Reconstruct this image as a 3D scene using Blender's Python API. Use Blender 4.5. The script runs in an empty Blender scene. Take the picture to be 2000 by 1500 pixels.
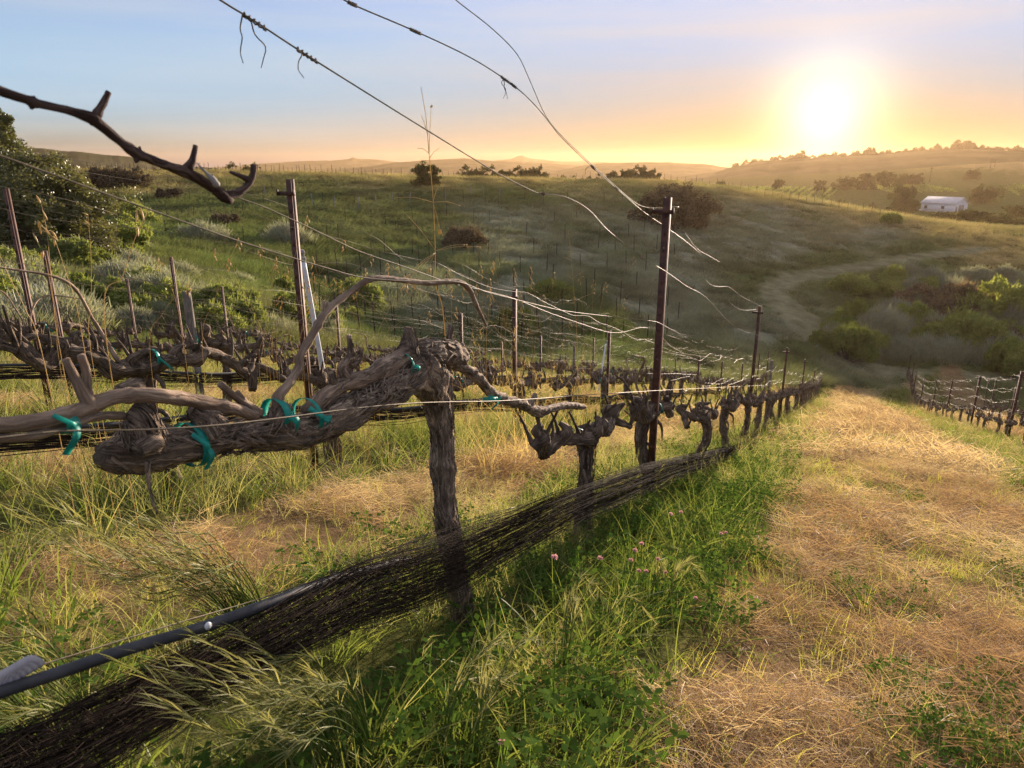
SKY_STRENGTH, SUN_STRENGTH, SUN_COLOR, EXPOSURE = .068, 5.0, (1.0, .81, .64), 1.62
GLOW = (6.5, 1.0, 0.0)
SKY_DUST, SKY_OZ = .02, 2.0
SKY_TINT, CLOUD, PEACH = (.72, .97, 1.82), (3.4, 3.45, 3.4), (.3, .45, 1.2)
WARM, WARM_S, WARM_Z = (.86, .24, .0), 32.0, .15
HAZE, HAZE_G = .000075, .54
import bpy, math, random
import numpy as np
from mathutils import Vector, Matrix
rng = np.random.default_rng(11)
random.seed(7)
scene = bpy.context.scene
COL = scene.collection
rad = math.radians

# ------------------------------------------------------------------ camera geometry
F = 1386.0                       # focal length in pixels of a 2000 px wide frame
PITCH = rad(17.0)
C_, S_ = math.cos(PITCH), math.sin(PITCH)
AZ = rad(26.0)                   # direction the vine rows run, clockwise from straight ahead
DHX, DHY = math.sin(AZ), math.cos(AZ)      # unit vector down the rows
PX_, PY_ = -math.cos(AZ), math.sin(AZ)     # unit vector across the rows (to the left)
SLOPE, EYE = 0.275, 1.17

def ray(px, py):
    x = (np.asarray(px, float) - 1000.0) / F
    u = (750.0 - np.asarray(py, float)) / F
    return np.stack([x, C_ + S_ * u, -S_ + C_ * u], -1)

def at_depth(px, py, t):
    return ray(px, py) * np.asarray(t, float)[..., None]

def row_t(px, py, P):
    d = ray(px, py)
    return P / (PX_ * d[..., 0] + PY_ * d[..., 1])

def rowpt(px, py, P):            # point of the vertical plane of a row seen at a pixel
    return ray(px, py) * row_t(px, py, P)[..., None]

def PD(x, y):                    # across-row and along-row coordinates
    return PX_ * x + PY_ * y, DHX * x + DHY * y

def XY(P, D):
    return PX_ * P + DHX * D, PY_ * P + DHY * D

def sstep(a, b, x):
    t = np.clip((x - a) / (b - a), 0, 1)
    return t * t * (3 - 2 * t)

def vnoise(x, y, seed=0):        # smooth value noise, about -1..1
    x = np.asarray(x, float); y = np.asarray(y, float)
    xi = np.floor(x).astype(np.int64); yi = np.floor(y).astype(np.int64)
    fx = x - xi; fy = y - yi
    fx = fx * fx * (3 - 2 * fx); fy = fy * fy * (3 - 2 * fy)
    def h(a, b):
        n = (a * 374761393 + b * 668265263 + seed * 974711) & 0xffffffff
        n = ((n ^ (n >> 13)) * 1274126177) & 0xffffffff
        n = n ^ (n >> 16)
        return (n & 0xffff) / 32767.5 - 1
    return (h(xi, yi) * (1 - fx) + h(xi + 1, yi) * fx) * (1 - fy) + (h(xi, yi + 1) * (1 - fx) + h(xi + 1, yi + 1) * fx) * fy

def fbm(x, y, seed=0, o=3):
    s, a, f = 0, 1.0, 1.0
    for k in range(o):
        s = s + a * vnoise(x * f, y * f, seed + k * 17); a *= .5; f *= 2.03
    return s

def row_end(P):                # the rows stop along the track, which crosses them at a slant
    return 51.0 - 2.5 * np.asarray(P, float)

# ------------------------------------------------------------------ terrain: surveyed points (pixel, depth, cover)
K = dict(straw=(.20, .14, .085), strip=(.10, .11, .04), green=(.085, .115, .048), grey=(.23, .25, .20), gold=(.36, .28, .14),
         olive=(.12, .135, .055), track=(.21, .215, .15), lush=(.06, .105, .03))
SURV = [
 (600,590,37,'lush'),(600,500,50,'green'),(600,450,62,'green'),(600,400,80,'green'),(600,360,105,'olive'),(600,341,125,'gold'),
 (1000,600,42,'grey'),(1000,500,56,'grey'),(1000,430,75,'grey'),(1000,380,95,'green'),(1000,352,120,'gold'),
 (800,560,44,'grey'),(800,480,58,'green'),(800,400,84,'green'),(800,349,118,'gold'),
 (1300,600,46,'grey'),(1300,520,58,'grey'),(1300,440,78,'grey'),(1300,390,98,'green'),(1300,358,118,'gold'),
 (1500,640,46,'grey'),(1500,480,76,'grey'),(1500,420,92,'grey'),(1500,387,108,'gold'),
 (1500,560,57,'green'),(1600,530,66,'green'),(1800,500,74,'green'),(1570,620,49,'track'),
 (1700,470,84,'grey'),(1700,422,100,'gold'),(1850,452,92,'gold'),(1990,477,84,'gold'),(1950,490,78,'gold'),
 (1990,560,64,'olive'),(1850,600,58,'olive'),(1990,650,50,'olive'),(1850,680,48,'olive'),(1990,712,45,'olive'),
 (1700,735,42,'track'),(1640,720,41,'track'),(1560,700,39,'green'),(1850,735,42,'track'),(1700,690,46,'olive'),(1700,600,56,'olive'),
 (250,450,50,'lush'),(480,530,40,'lush'),(700,630,34,'lush'),(1000,680,34,'lush'),(1300,690,36,'green'),(1180,640,38,'lush'),
 (300,604,22.5,'olive'),(100,566,24.5,'olive'),(0,528,27,'olive'),(200,506,35,'olive'),(450,590,27,'olive'),
 (250,400,76,'green'),(250,360,100,'gold'),(250,337,130,'gold'),(60,430,55,'olive'),(60,362,90,'olive'),(60,335,120,'gold'),(420,480,50,'lush'),(420,400,78,'green'),(420,339,128,'gold'),
 (-500,528,27,'olive'),(-500,430,55,'olive'),(-500,350,100,'olive'),(-500,330,130,'gold'),
 (2500,560,64,'olive'),(2500,490,84,'gold'),(2500,712,44,'olive'),(2500,650,52,'olive'),
 (1845,410,300,'green'),(1600,402,280,'olive'),(1600,388,340,'olive'),(1400,366,400,'olive'),(1500,372,360,'olive'),(1900,440,205,'olive'),(1990,430,205,'olive'),(1750,430,205,'olive'),
 (1990,380,330,'green'),(1900,346,480,'olive'),(1990,320,600,'gold'),(1750,352,500,'olive'),(1600,362,520,'olive'),(1450,347,800,'olive'),(2500,420,300,'olive'),(2500,330,600,'gold'),
 (1700,335,900,'olive'),(1990,318,900,'olive'),(1450,338,2000,'olive'),(1990,330,2500,'olive'),(2500,330,2500,'olive'),
]
def stretch(px, t):              # the valley is wider than first paced out
    return t * float(np.interp(px, [0, 400, 1200], [1.12, 1.15, 1.40])) if 33 < t < 150 else t
SURV = [(s[0], s[1], stretch(s[0], s[2])) + tuple(s[3:]) for s in SURV]
for px in (-500, 60, 250, 420, 600, 800, 1000, 1300):
    for t, z in ((235, -7.0), (380, -12.0), (800, -20.0), (2500, -40.0)):
        d = ray(px, 338); SURV.append((px, None, t, 'gold' if t < 300 else 'olive', z))
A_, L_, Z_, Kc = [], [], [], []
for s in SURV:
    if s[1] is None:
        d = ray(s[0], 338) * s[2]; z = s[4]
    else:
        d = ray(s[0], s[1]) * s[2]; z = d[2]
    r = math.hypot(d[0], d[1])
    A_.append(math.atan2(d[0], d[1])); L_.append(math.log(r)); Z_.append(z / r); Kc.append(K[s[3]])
def near_z(P, D):
    return -EYE - SLOPE * D - .012 * np.clip(P, -4, 12)
for a in np.arange(-75, 76, 12.5):
    for r in (11, 14, 18, 22, 27, 33, 40, 48):
        x, y = r * math.sin(rad(a)), r * math.cos(rad(a))
        P, D = PD(x, y)
        lim = float(row_end(P)) - 3
        if D > lim or (a < -5 and r > 19): continue
        A_.append(rad(a)); L_.append(math.log(r)); Z_.append(float(near_z(P, D)) / r); Kc.append(K['strip'])
A_, L_, Z_, Kc = map(np.array, (A_, L_, Z_, Kc))
QA = 2.2
ctr = np.stack([A_ * QA, L_], 1)
def _phi(d2):
    return .5 * d2 * np.log(d2 + 1e-9)
n_ = len(ctr)
d2 = ((ctr[:, None] - ctr[None]) ** 2).sum(-1)
M = np.zeros((n_ + 3, n_ + 3)); M[:n_, :n_] = _phi(d2) + np.eye(n_) * 2e-4
M[:n_, n_] = 1; M[:n_, n_ + 1:] = ctr; M[n_:, :n_] = M[:n_, n_:].T
W_ = np.linalg.solve(M, np.concatenate([Z_, np.zeros(3)]))
def G(x, y, detail=True):
    x = np.asarray(x, float); y = np.asarray(y, float)
    sh = x.shape; x = x.ravel(); y = y.ravel()
    out = np.empty(len(x))
    for i in range(0, len(x), 20000):
        xx, yy = x[i:i + 20000], y[i:i + 20000]
        r = np.hypot(xx, yy) + 1e-6
        a = np.clip(np.arctan2(xx, yy), rad(-80), rad(80))
        q = np.stack([a * QA, np.log(np.clip(r, 10, 3000))], 1)
        dd = ((q[:, None] - ctr[None]) ** 2).sum(-1)
        s = _phi(dd) @ W_[:n_] + W_[n_] + q @ W_[n_ + 1:]
        P, D = PD(xx, yy)
        w = sstep(11, 18, r)
        zz = near_z(P, np.clip(D, -40, 60)) * (1 - w) + s * r * w
        if detail:
            amp = .03 + .10 * sstep(25, 60, r) + .5 * sstep(150, 500, r)
            zz = zz + amp * (fbm(xx / 1.9, yy / 1.9, 3, 2) * .5 + fbm(xx / 9, yy / 9, 9, 2) * .6 * sstep(20, 60, r))
        out[i:i + 20000] = zz
    return out.reshape(sh)
TS = np.geomspace(1.0, 900, 1400)
def ground_hit(px, py, tmin=1.0):       # where the view through a pixel meets the terrain
    d = ray(px, py); p = TS[TS >= tmin][:, None] * d[None]
    below = p[:, 2] <= G(p[:, 0], p[:, 1], False)
    i = int(np.argmax(below)) if below.any() else len(p) - 1
    q = p[i]
    return np.array([q[0], q[1], float(G(np.array([q[0]]), np.array([q[1]]))[0])])
def on_ground(x, y):
    return np.array([x, y, float(G(np.array([x]), np.array([y]))[0])])
TRACK = [ground_hit(*p) for p in ((2300, 770), (2000, 742), (1850, 735), (1740, 730), (1660, 715), (1610, 680), (1575, 640), (1535, 595), (1505, 565), (1545, 545), (1640, 527), (1760, 508), (1850, 495), (1930, 486))]
TRACK = np.array(TRACK)[:, :2]
def track_dist(x, y):
    best = np.full(np.shape(x), 1e9)
    for a, b in zip(TRACK[:-1], TRACK[1:]):
        ab = b - a; L2 = (ab ** 2).sum() + 1e-9
        u = np.clip(((x - a[0]) * ab[0] + (y - a[1]) * ab[1]) / L2, 0, 1)
        best = np.minimum(best, np.hypot(x - a[0] - u * ab[0], y - a[1] - u * ab[1]))
    return best
ROWS_L = [1.29, 3.79, 6.35, 8.9, 11.4]
ROWS_R = [-3.8, -6.3]
STRIPS = [(.42, 2.15)] + [(p - .75, p + .85) for p in ROWS_L[1:]] + [(-4.65, -2.1), (-7.1, -5.5)]
def strip_mask(P, D):
    m = np.zeros(np.shape(P)); wob = .16 * vnoise(D * .9, P * .3, 5) + .1 * vnoise(D * 3.1, P, 6)
    for a, b in STRIPS:
        m = np.maximum(m, sstep(a - .12, a + .12, P + wob) * (1 - sstep(b - .12, b + .12, P + wob)))
    m = np.maximum(m, .8 * (1 - sstep(.6, 1.6, D + wob * 4)) * sstep(.5, .8, P + wob) * (1 - sstep(7, 9, P)))
    return m
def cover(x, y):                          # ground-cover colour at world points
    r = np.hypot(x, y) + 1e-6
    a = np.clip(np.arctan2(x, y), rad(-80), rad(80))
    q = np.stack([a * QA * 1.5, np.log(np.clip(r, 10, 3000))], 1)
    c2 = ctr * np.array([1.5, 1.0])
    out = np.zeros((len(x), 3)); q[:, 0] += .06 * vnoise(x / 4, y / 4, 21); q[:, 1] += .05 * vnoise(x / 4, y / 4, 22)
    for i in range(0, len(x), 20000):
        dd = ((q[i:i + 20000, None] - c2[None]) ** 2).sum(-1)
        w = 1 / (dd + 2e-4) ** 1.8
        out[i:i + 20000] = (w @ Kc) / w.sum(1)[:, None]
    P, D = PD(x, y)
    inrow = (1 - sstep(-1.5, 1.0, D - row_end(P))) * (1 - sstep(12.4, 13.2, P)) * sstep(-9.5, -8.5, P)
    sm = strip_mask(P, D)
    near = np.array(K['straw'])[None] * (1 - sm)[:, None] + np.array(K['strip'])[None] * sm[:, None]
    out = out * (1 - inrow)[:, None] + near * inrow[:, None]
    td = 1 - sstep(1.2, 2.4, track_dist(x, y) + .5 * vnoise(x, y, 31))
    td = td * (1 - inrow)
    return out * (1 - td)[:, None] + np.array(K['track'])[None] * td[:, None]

# ------------------------------------------------------------------ mesh helpers
class MB:
    def __init__(s): s.v, s.q, s.t, s.uv, s.n = [], [], [], [], 0
    def add(s, v, q=None, t=None, uv=None):
        v = np.asarray(v, float)
        if q is not None and len(q): s.q.append(np.asarray(q, np.int64) + s.n)
        if t is not None and len(t): s.t.append(np.asarray(t, np.int64) + s.n)
        s.v.append(v); s.uv.append(np.zeros((len(v), 2)) if uv is None else np.asarray(uv, float)); s.n += len(v)
        return s
    def mesh(s, name, mat=None, smooth=True):
        v = np.concatenate(s.v); uv = np.concatenate(s.uv)
        q = np.concatenate(s.q) if s.q else np.zeros((0, 4), np.int64)
        t = np.concatenate(s.t) if s.t else np.zeros((0, 3), np.int64)
        me = bpy.data.meshes.new(name)
        me.vertices.add(len(v)); me.vertices.foreach_set('co', v.astype(np.float32).ravel())
        idx = np.concatenate([q.ravel(), t.ravel()]).astype(np.int32)
        me.loops.add(len(idx)); me.loops.foreach_set('vertex_index', idx)
        st = np.concatenate([np.arange(len(q)) * 4, len(q) * 4 + np.arange(len(t)) * 3]).astype(np.int32)
        me.polygons.add(len(st)); me.polygons.foreach_set('loop_start', st)
        me.update(calc_edges=True)
        if smooth: me.polygons.foreach_set('use_smooth', np.ones(len(st), bool))
        ul = me.uv_layers.new(name='UVMap'); ul.data.foreach_set('uv', uv[idx].astype(np.float32).ravel())
        if mat: me.materials.append(mat)
        return me
    def build(s, name, mat, parent=None, smooth=True):
        o = bpy.data.objects.new(name, s.mesh(name, mat, smooth)); COL.objects.link(o)
        if parent is not None: o.parent = parent
        return o
    def shift(s, off):                   # geometry given in world space, object origin at off
        s.v = [a - np.asarray(off) for a in s.v]; return s

def tag(o, label=None, cat=None, group=None, kind=None):
    if label: o['label'] = label
    if cat: o['category'] = cat
    if group: o['group'] = group
    if kind: o['kind'] = kind
    return o
def thing(name, loc, label, cat, group=None):
    o = bpy.data.objects.new(name, None); COL.objects.link(o); o.empty_display_size = .1
    o.location = Vector([float(a) for a in loc]); return tag(o, label, cat, group)
def copy_tree(o, loc, label=None, group=None, scale=None, rotz=None):
    c = o.copy(); COL.objects.link(c); c.location = Vector([float(a) for a in loc])
    if scale is not None: c.scale = (scale,) * 3 if np.isscalar(scale) else scale
    if rotz is not None: c.rotation_euler[2] = rotz
    if label: c['label'] = label
    if group: c['group'] = group
    for ch in o.children:
        d = ch.copy(); COL.objects.link(d); d.parent = c
        for g in ch.children:
            e = g.copy(); COL.objects.link(e); e.parent = d
    return c

def smooth_path(pts, rr, step):
    """Catmull-Rom through pts, sampled about every `step`."""
    pts = np.asarray(pts, float); rr = np.asarray(rr, float)
    if len(pts) < 3:
        n = max(2, int(np.linalg.norm(pts[1] - pts[0]) / step) + 1); u = np.linspace(0, 1, n)[:, None]
        return pts[0] * (1 - u) + pts[1] * u, (rr[0] * (1 - u) + rr[1] * u)[:, 0]
    e = np.concatenate([[2 * pts[0] - pts[1]], pts, [2 * pts[-1] - pts[-2]]])
    er = np.concatenate([[rr[0]], rr, [rr[-1]]])
    op, orr = [], []
    for i in range(1, len(e) - 2):
        n = max(2, int(np.linalg.norm(e[i + 1] - e[i]) / step) + 1)
        u = np.linspace(0, 1, n, endpoint=False)[:, None]
        a, b, c, d = e[i - 1], e[i], e[i + 1], e[i + 2]
        op.append(.5 * (2 * b + (c - a) * u + (2 * a - 5 * b + 4 * c - d) * u ** 2 + (-a + 3 * b - 3 * c + d) * u ** 3))
        u1 = u[:, 0]; orr.append(er[i] * (1 - u1) + er[i + 1] * u1)
    op.append(pts[-1:]); orr.append(rr[-1:])
    return np.concatenate(op), np.concatenate(orr)

def tube(mb, pts, rr, sides=8, step=.02, rough=0.0, cap=True, seed=0, raw=False, knots=0.0):
    p, r = (np.asarray(pts, float), np.asarray(rr, float)) if raw else smooth_path(pts, rr, step)
    n = len(p)
    if np.ndim(r) == 0: r = np.full(n, float(r))
    tg = np.gradient(p, axis=0); tg /= np.linalg.norm(tg, axis=1)[:, None] + 1e-12
    up = np.array([0, 0, 1.0]) if abs(tg[0, 2]) < .9 else np.array([1.0, 0, 0])
    nrm = np.cross(up, tg[0]); nrm /= np.linalg.norm(nrm)
    N = np.empty_like(p)
    for i in range(n):
        nrm = nrm - tg[i] * (nrm @ tg[i]); nrm /= np.linalg.norm(nrm) + 1e-12; N[i] = nrm
    B = np.cross(tg, N)
    L = np.concatenate([[0], np.cumsum(np.linalg.norm(np.diff(p, axis=0), axis=1))])
    th = np.linspace(0, 2 * np.pi, sides, endpoint=False)
    R = np.repeat(r[:, None], sides, 1)
    if rough > 0:
        g = np.random.default_rng(seed + 5)
        rm = float(np.mean(r)) + 1e-6
        tw = g.uniform(-3, 3)
        for k in (2, 3, 5, 8, 13):
            ph, w, w2 = g.uniform(0, 6.28, 3)
            R = R * (1 + rough * (1.0 / k ** .5) * .42 * np.sin(k * th[None] + ph + tw * L[:, None] * .5 + 2.2 * vnoise(L / rm * .22 + w, L * 0 + k, seed + k)[:, None]) * (.55 + .45 * vnoise(L / rm * .4 + w2, L * 0 + k * 3, seed)[:, None]))
        R = R * (1 + rough * .55 * vnoise(L / rm * .55, L * 0 + seed, seed)[:, None])
        R = R * (1 + rough * .45 * vnoise(L[:, None] / rm * 1.2 + 0 * th[None], np.repeat(th[None] * 2.2, n, 0), seed + 3))
        cr = np.repeat(np.cos(th)[None], n, 0) * 3.4, np.repeat(np.sin(th)[None], n, 0) * 3.4 + L[:, None] / rm * .5
        R = R * (1 - rough * .5 * np.clip(1 - 4 * np.abs(vnoise(cr[0] * 1.6, cr[1], seed + 8)), 0, 1))
    if knots > 0:
        for s0 in np.arange(.05, L[-1], .085):
            R = R * (1 + knots * np.exp(-((L - s0 - .02 * math.sin(s0 * 99)) / .006) ** 2))[:, None]
    V = p[:, None] + R[..., None] * (np.cos(th)[None, :, None] * N[:, None] + np.sin(th)[None, :, None] * B[:, None])
    i = np.arange(n - 1)[:, None] * sides; j = np.arange(sides)[None]; k = (j + 1) % sides
    q = np.stack([i + j, i + k, i + sides + k, i + sides + j], -1).reshape(-1, 4)
    uv = np.stack([np.repeat((th / 6.2832 * np.mean(r) * 6.28)[None], n, 0), np.repeat(L[:, None], sides, 1)], -1).reshape(-1, 2)
    v = V.reshape(-1, 3); t = []
    if cap:
        v = np.concatenate([v, p[:1], p[-1:]]); uv = np.concatenate([uv, [[0, 0], [0, L[-1]]]])
        a, b = n * sides, n * sides + 1
        t = [(a, (m + 1) % sides, m) for m in range(sides)] + [(b, (n - 1) * sides + m, (n - 1) * sides + (m + 1) % sides) for m in range(sides)]
    mb.add(v, q, t, uv); return mb

def shred(mb, pts, rr, n, seed, lift=.010, wid=(.002, .006)):
    """Peeling strips of bark lying along a limb, their ends lifting off."""
    g = np.random.default_rng(seed); p, r = smooth_path(pts, rr, .008); m = len(p); tg = np.gradient(p, axis=0); tg /= np.linalg.norm(tg, axis=1)[:, None] + 1e-9
    for k in range(n):
        ln = int(g.integers(4, 15)); i = int(g.integers(0, max(1, m - ln))); ix = np.arange(i, min(m, i + ln)) if k else np.arange(m)
        if g.uniform() < .5: ix = ix[::-1]
        if len(ix) < 4: continue
        a = g.uniform(0, 6.28); v = np.array([math.cos(a), math.sin(a) * .6, math.sin(a + 1)]); u = np.linspace(0, 1, len(ix)); tw = g.normal() * .5
        nv = v[None] - tg[ix] * (tg[ix] @ v)[:, None]; nv /= np.linalg.norm(nv, axis=1)[:, None] + 1e-9; bv = np.cross(tg[ix], nv)
        nv2 = nv * np.cos(tw * u)[:, None] + bv * np.sin(tw * u)[:, None]; bv2 = np.cross(tg[ix], nv2)
        c = p[ix] + nv2 * (r[ix] * g.uniform(.98, 1.10) + lift * (k > 0) * g.uniform(.1, 1.3) * u ** 2.2)[:, None]; w_ = g.uniform(*wid) * (1 - .75 * u ** 2)
        mb.add(np.concatenate([c - bv2 * w_[:, None], c + bv2 * w_[:, None]]), [(j, j + 1, len(ix) + j + 1, len(ix) + j) for j in range(len(ix) - 1)], None, np.concatenate([np.stack([u * 0 + k * .013, u * len(ix) * .008], 1), np.stack([u * 0 + k * .013 + .008, u * len(ix) * .008], 1)]))
    return mb

def box(mb, c, s, rot=None):
    v = np.array([(x, y, z) for x in (-.5, .5) for y in (-.5, .5) for z in (-.5, .5)]) * np.asarray(s)
    if rot is not None: v = v @ np.asarray(rot).T
    mb.add(v + np.asarray(c), [(0, 1, 3, 2), (4, 6, 7, 5), (0, 4, 5, 1), (2, 3, 7, 6), (0, 2, 6, 4), (1, 5, 7, 3)])
    return mb

def strips(mb, base, tip_dir, length, width, bend, segs=3, face=None, g=rng, taper=1.0):
    """Grass-like ribbons: base Nx3, direction Nx3 (unit), bend = droop."""
    n = len(base)
    side = np.cross(tip_dir, np.array([0, 0, 1.0])); bad = np.linalg.norm(side, axis=1) < 1e-3
    side[bad] = [1, 0, 0]; side /= np.linalg.norm(side, axis=1)[:, None]
    a = g.uniform(0, 6.28, n)
    oth = np.cross(side, tip_dir)
    wd = side * np.cos(a)[:, None] + oth * np.sin(a)[:, None]
    hz = tip_dir.copy(); hz[:, 2] = 0; nh = np.linalg.norm(hz, axis=1)[:, None]
    ra = g.uniform(0, 6.28, n); rd = np.stack([np.cos(ra), np.sin(ra), 0 * ra], 1)
    hz = np.where(nh < .05, rd, hz / (nh + 1e-9))
    V, UV = [], []
    for k in range(segs + 1):
        u = k / segs
        p = base + tip_dir * (length * u)[:, None] + hz * (bend * length * u ** 2 * .7)[:, None] - np.array([0, 0, 1.0]) * (bend * length * u ** 2.2 * .55)[:, None]
        w = width * (1 - u ** 1.6 * .92 * taper) * (1 if k else .7)
        V += [p - wd * (w * .5)[:, None], p + wd * (w * .5)[:, None]]
        UV += [np.stack([np.zeros(n), np.full(n, u)], 1), np.stack([np.ones(n), np.full(n, u)], 1)]
    V = np.stack(V, 1); UV = np.stack(UV, 1)
    m = 2 * (segs + 1)
    o = np.arange(n)[:, None] * m
    q = np.concatenate([np.stack([o + 2 * k, o + 2 * k + 1, o + 2 * k + 3, o + 2 * k + 2], -1).reshape(-1, 4) for k in range(segs)])
    mb.add(V.reshape(-1, 3), q, None, UV.reshape(-1, 2)); return mb

def leaves(mb, pos, size, g=rng, up=.3, aspect=.55, nrm=None):
    """Small diamond leaf faces at pos, random orientation."""
    n = len(pos)
    d = g.normal(size=(n, 3)); d[:, 2] = d[:, 2] * .6 + up
    if nrm is not None: d = d * .7 + nrm
    d /= np.linalg.norm(d, axis=1)[:, None]
    e = np.cross(d, g.normal(size=(n, 3))); e /= np.linalg.norm(e, axis=1)[:, None] + 1e-9
    L = (size * .5)[:, None]; W = L * aspect
    V = np.stack([pos - d * L, pos + e * W - d * L * .1, pos + d * L, pos - e * W - d * L * .1], 1).reshape(-1, 3)
    mb.add(V, np.arange(n * 4).reshape(-1, 4), None, np.tile([[0, 0], [1, .5], [0, 1], [0, .5]], (n, 1))); return mb
# ------------------------------------------------------------------ materials
def newmat(name):
    m = bpy.data.materials.new(name); m.use_nodes = True; nt = m.node_tree; nt.nodes.clear()
    out = nt.nodes.new('ShaderNodeOutputMaterial'); return m, nt, out
def N(nt, kind, **kw):
    n = nt.nodes.new(kind)
    for k, v in kw.items():
        if k.startswith('i_'): n.inputs[k[2:].replace('_', ' ')].default_value = v
        else: setattr(n, k, v)
    return n
def ramp(nt, fac, stops):
    r = N(nt, 'ShaderNodeValToRGB'); e = r.color_ramp.elements
    while len(e) < len(stops): e.new(.5)
    for k, (p, c) in enumerate(stops): e[k].position = p; e[k].color = (*c, 1) if len(c) == 3 else c
    nt.links.new(fac, r.inputs[0]); return r.outputs[0]
def mixc(nt, a, b, f, mode='MIX'):
    m = N(nt, 'ShaderNodeMix', data_type='RGBA', blend_type=mode)
    for s, x in ((m.inputs[6], a), (m.inputs[7], b), (m.inputs[0], f)):
        if hasattr(x, 'is_linked'): nt.links.new(x, s)
        else: s.default_value = (*x, 1) if isinstance(x, tuple) and len(x) == 3 else x
    return m.outputs[2]
def mth(nt, op, a, b=0.0):
    m = N(nt, 'ShaderNodeMath', operation=op)
    for s, x in ((m.inputs[0], a), (m.inputs[1], b)):
        if hasattr(x, 'is_linked'): nt.links.new(x, s)
        else: s.default_value = x
    return m.outputs[0]

def plant_mat(name, ca, cb, trans=.45, gloss=.04, rough=.45, tint=None, coords='inst', tipcol=None):
    """Leaf/blade material: diffuse + translucent + a little sheen, varied per instance."""
    m, nt, out = newmat(name)
    oi = N(nt, 'ShaderNodeObjectInfo'); geo = N(nt, 'ShaderNodeNewGeometry')
    noise = N(nt, 'ShaderNodeTexNoise', i_Scale=2.6, i_Detail=4.0); nt.links.new(geo.outputs['Position'], noise.inputs['Vector'])
    f = mth(nt, 'ADD', mth(nt, 'MULTIPLY', oi.outputs['Random'], .5), mth(nt, 'MULTIPLY', geo.outputs['Random Per Island'], .5))
    f = mth(nt, 'ADD', mth(nt, 'MULTIPLY', f, .75), mth(nt, 'MULTIPLY', mth(nt, 'SUBTRACT', noise.outputs[0], .40), 1.3))
    col = mixc(nt, ca, cb, f)
    if tint:
        at = N(nt, 'ShaderNodeAttribute', attribute_type='INSTANCER', attribute_name='col')
        hv = mixc(nt, at.outputs['Color'], col, .35)
        col = hv
    if tipcol:
        uvn = N(nt, 'ShaderNodeUVMap'); sx = N(nt, 'ShaderNodeSeparateXYZ'); nt.links.new(uvn.outputs[0], sx.inputs[0])
        col = mixc(nt, col, tipcol, mth(nt, 'MULTIPLY', mth(nt, 'POWER', sx.outputs[1], 2.0), .6))
    d = N(nt, 'ShaderNodeBsdfDiffuse'); t = N(nt, 'ShaderNodeBsdfTranslucent'); g = N(nt, 'ShaderNodeBsdfGlossy', i_Roughness=rough)
    nt.links.new(col, d.inputs[0])
    tc = mixc(nt, col, (1.0, .95, .55), 1.0, 'MULTIPLY'); nt.links.new(mixc(nt, tc, (1.3, 1.3, 1.3), 1.0, 'MULTIPLY'), t.inputs[0])
    g.inputs[0].default_value = (.9, .9, .85, 1)
    a = N(nt, 'ShaderNodeMixShader'); a.inputs[0].default_value = trans
    nt.links.new(d.outputs[0], a.inputs[1]); nt.links.new(t.outputs[0], a.inputs[2])
    b = N(nt, 'ShaderNodeMixShader'); b.inputs[0].default_value = gloss
    nt.links.new(a.outputs[0], b.inputs[1]); nt.links.new(g.outputs[0], b.inputs[2])
    nt.links.new(b.outputs[0], out.inputs[0]); return m

def bark_mat(name, dark, light, scale=60.0, bump=.6, stretch=9.0, shred=1.0):
    """Long fibrous strips: ridged noise stretched along the limb (UV: around, along, in metres)."""
    m, nt, out = newmat(name)
    uv = N(nt, 'ShaderNodeUVMap'); geo = N(nt, 'ShaderNodeNewGeometry')
    wob = N(nt, 'ShaderNodeTexNoise', i_Scale=scale * .35, i_Detail=3.0); nt.links.new(geo.outputs['Position'], wob.inputs[0])
    off = N(nt, 'ShaderNodeVectorMath', operation='SCALE'); off.inputs['Scale'].default_value = .035; nt.links.new(wob.outputs[1], off.inputs[0])
    uvw = N(nt, 'ShaderNodeVectorMath', operation='ADD'); nt.links.new(uv.outputs[0], uvw.inputs[0]); nt.links.new(off.outputs[0], uvw.inputs[1])
    def fib(sx, sy, det):
        mp = N(nt, 'ShaderNodeMapping'); mp.inputs['Scale'].default_value = (sx, sy, 1); nt.links.new(uvw.outputs[0], mp.inputs[0])
        n = N(nt, 'ShaderNodeTexNoise', i_Scale=1.0, i_Detail=det, i_Roughness=.6); nt.links.new(mp.outputs[0], n.inputs[0]); return n.outputs[0]
    def ridge(x): return mth(nt, 'SUBTRACT', 1.0, mth(nt, 'MULTIPLY', mth(nt, 'ABSOLUTE', mth(nt, 'SUBTRACT', x, .5)), 5.0))
    big = ridge(fib(scale * 1.1, scale * .10, 3.0)); fine = fib(scale * 5.5, scale * .30, 6.0)
    patch = N(nt, 'ShaderNodeTexNoise', i_Scale=scale * .28, i_Detail=4.0); nt.links.new(geo.outputs['Position'], patch.inputs[0])
    f = mth(nt, 'ADD', mth(nt, 'MULTIPLY', fine, .75), mth(nt, 'MULTIPLY', mth(nt, 'SUBTRACT', big, .4), -.34))
    f = mth(nt, 'ADD', f, mth(nt, 'MULTIPLY', mth(nt, 'SUBTRACT', patch.outputs[0], .45), .55))
    mid = tuple((a * 1.3 + b * .7) / 2 for a, b in zip(dark, light))
    col = ramp(nt, f, [(.10, dark), (.30, mid), (.56, light)])
    p = N(nt, 'ShaderNodeBsdfPrincipled', i_Roughness=.9); nt.links.new(col, p.inputs['Base Color']); p.inputs['Specular IOR Level'].default_value = .15
    b = N(nt, 'ShaderNodeBump', i_Strength=bump, i_Distance=.018); nt.links.new(f, b.inputs['Height']); nt.links.new(b.outputs[0], p.inputs['Normal'])
    nt.links.new(p.outputs[0], out.inputs[0]); return m

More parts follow.
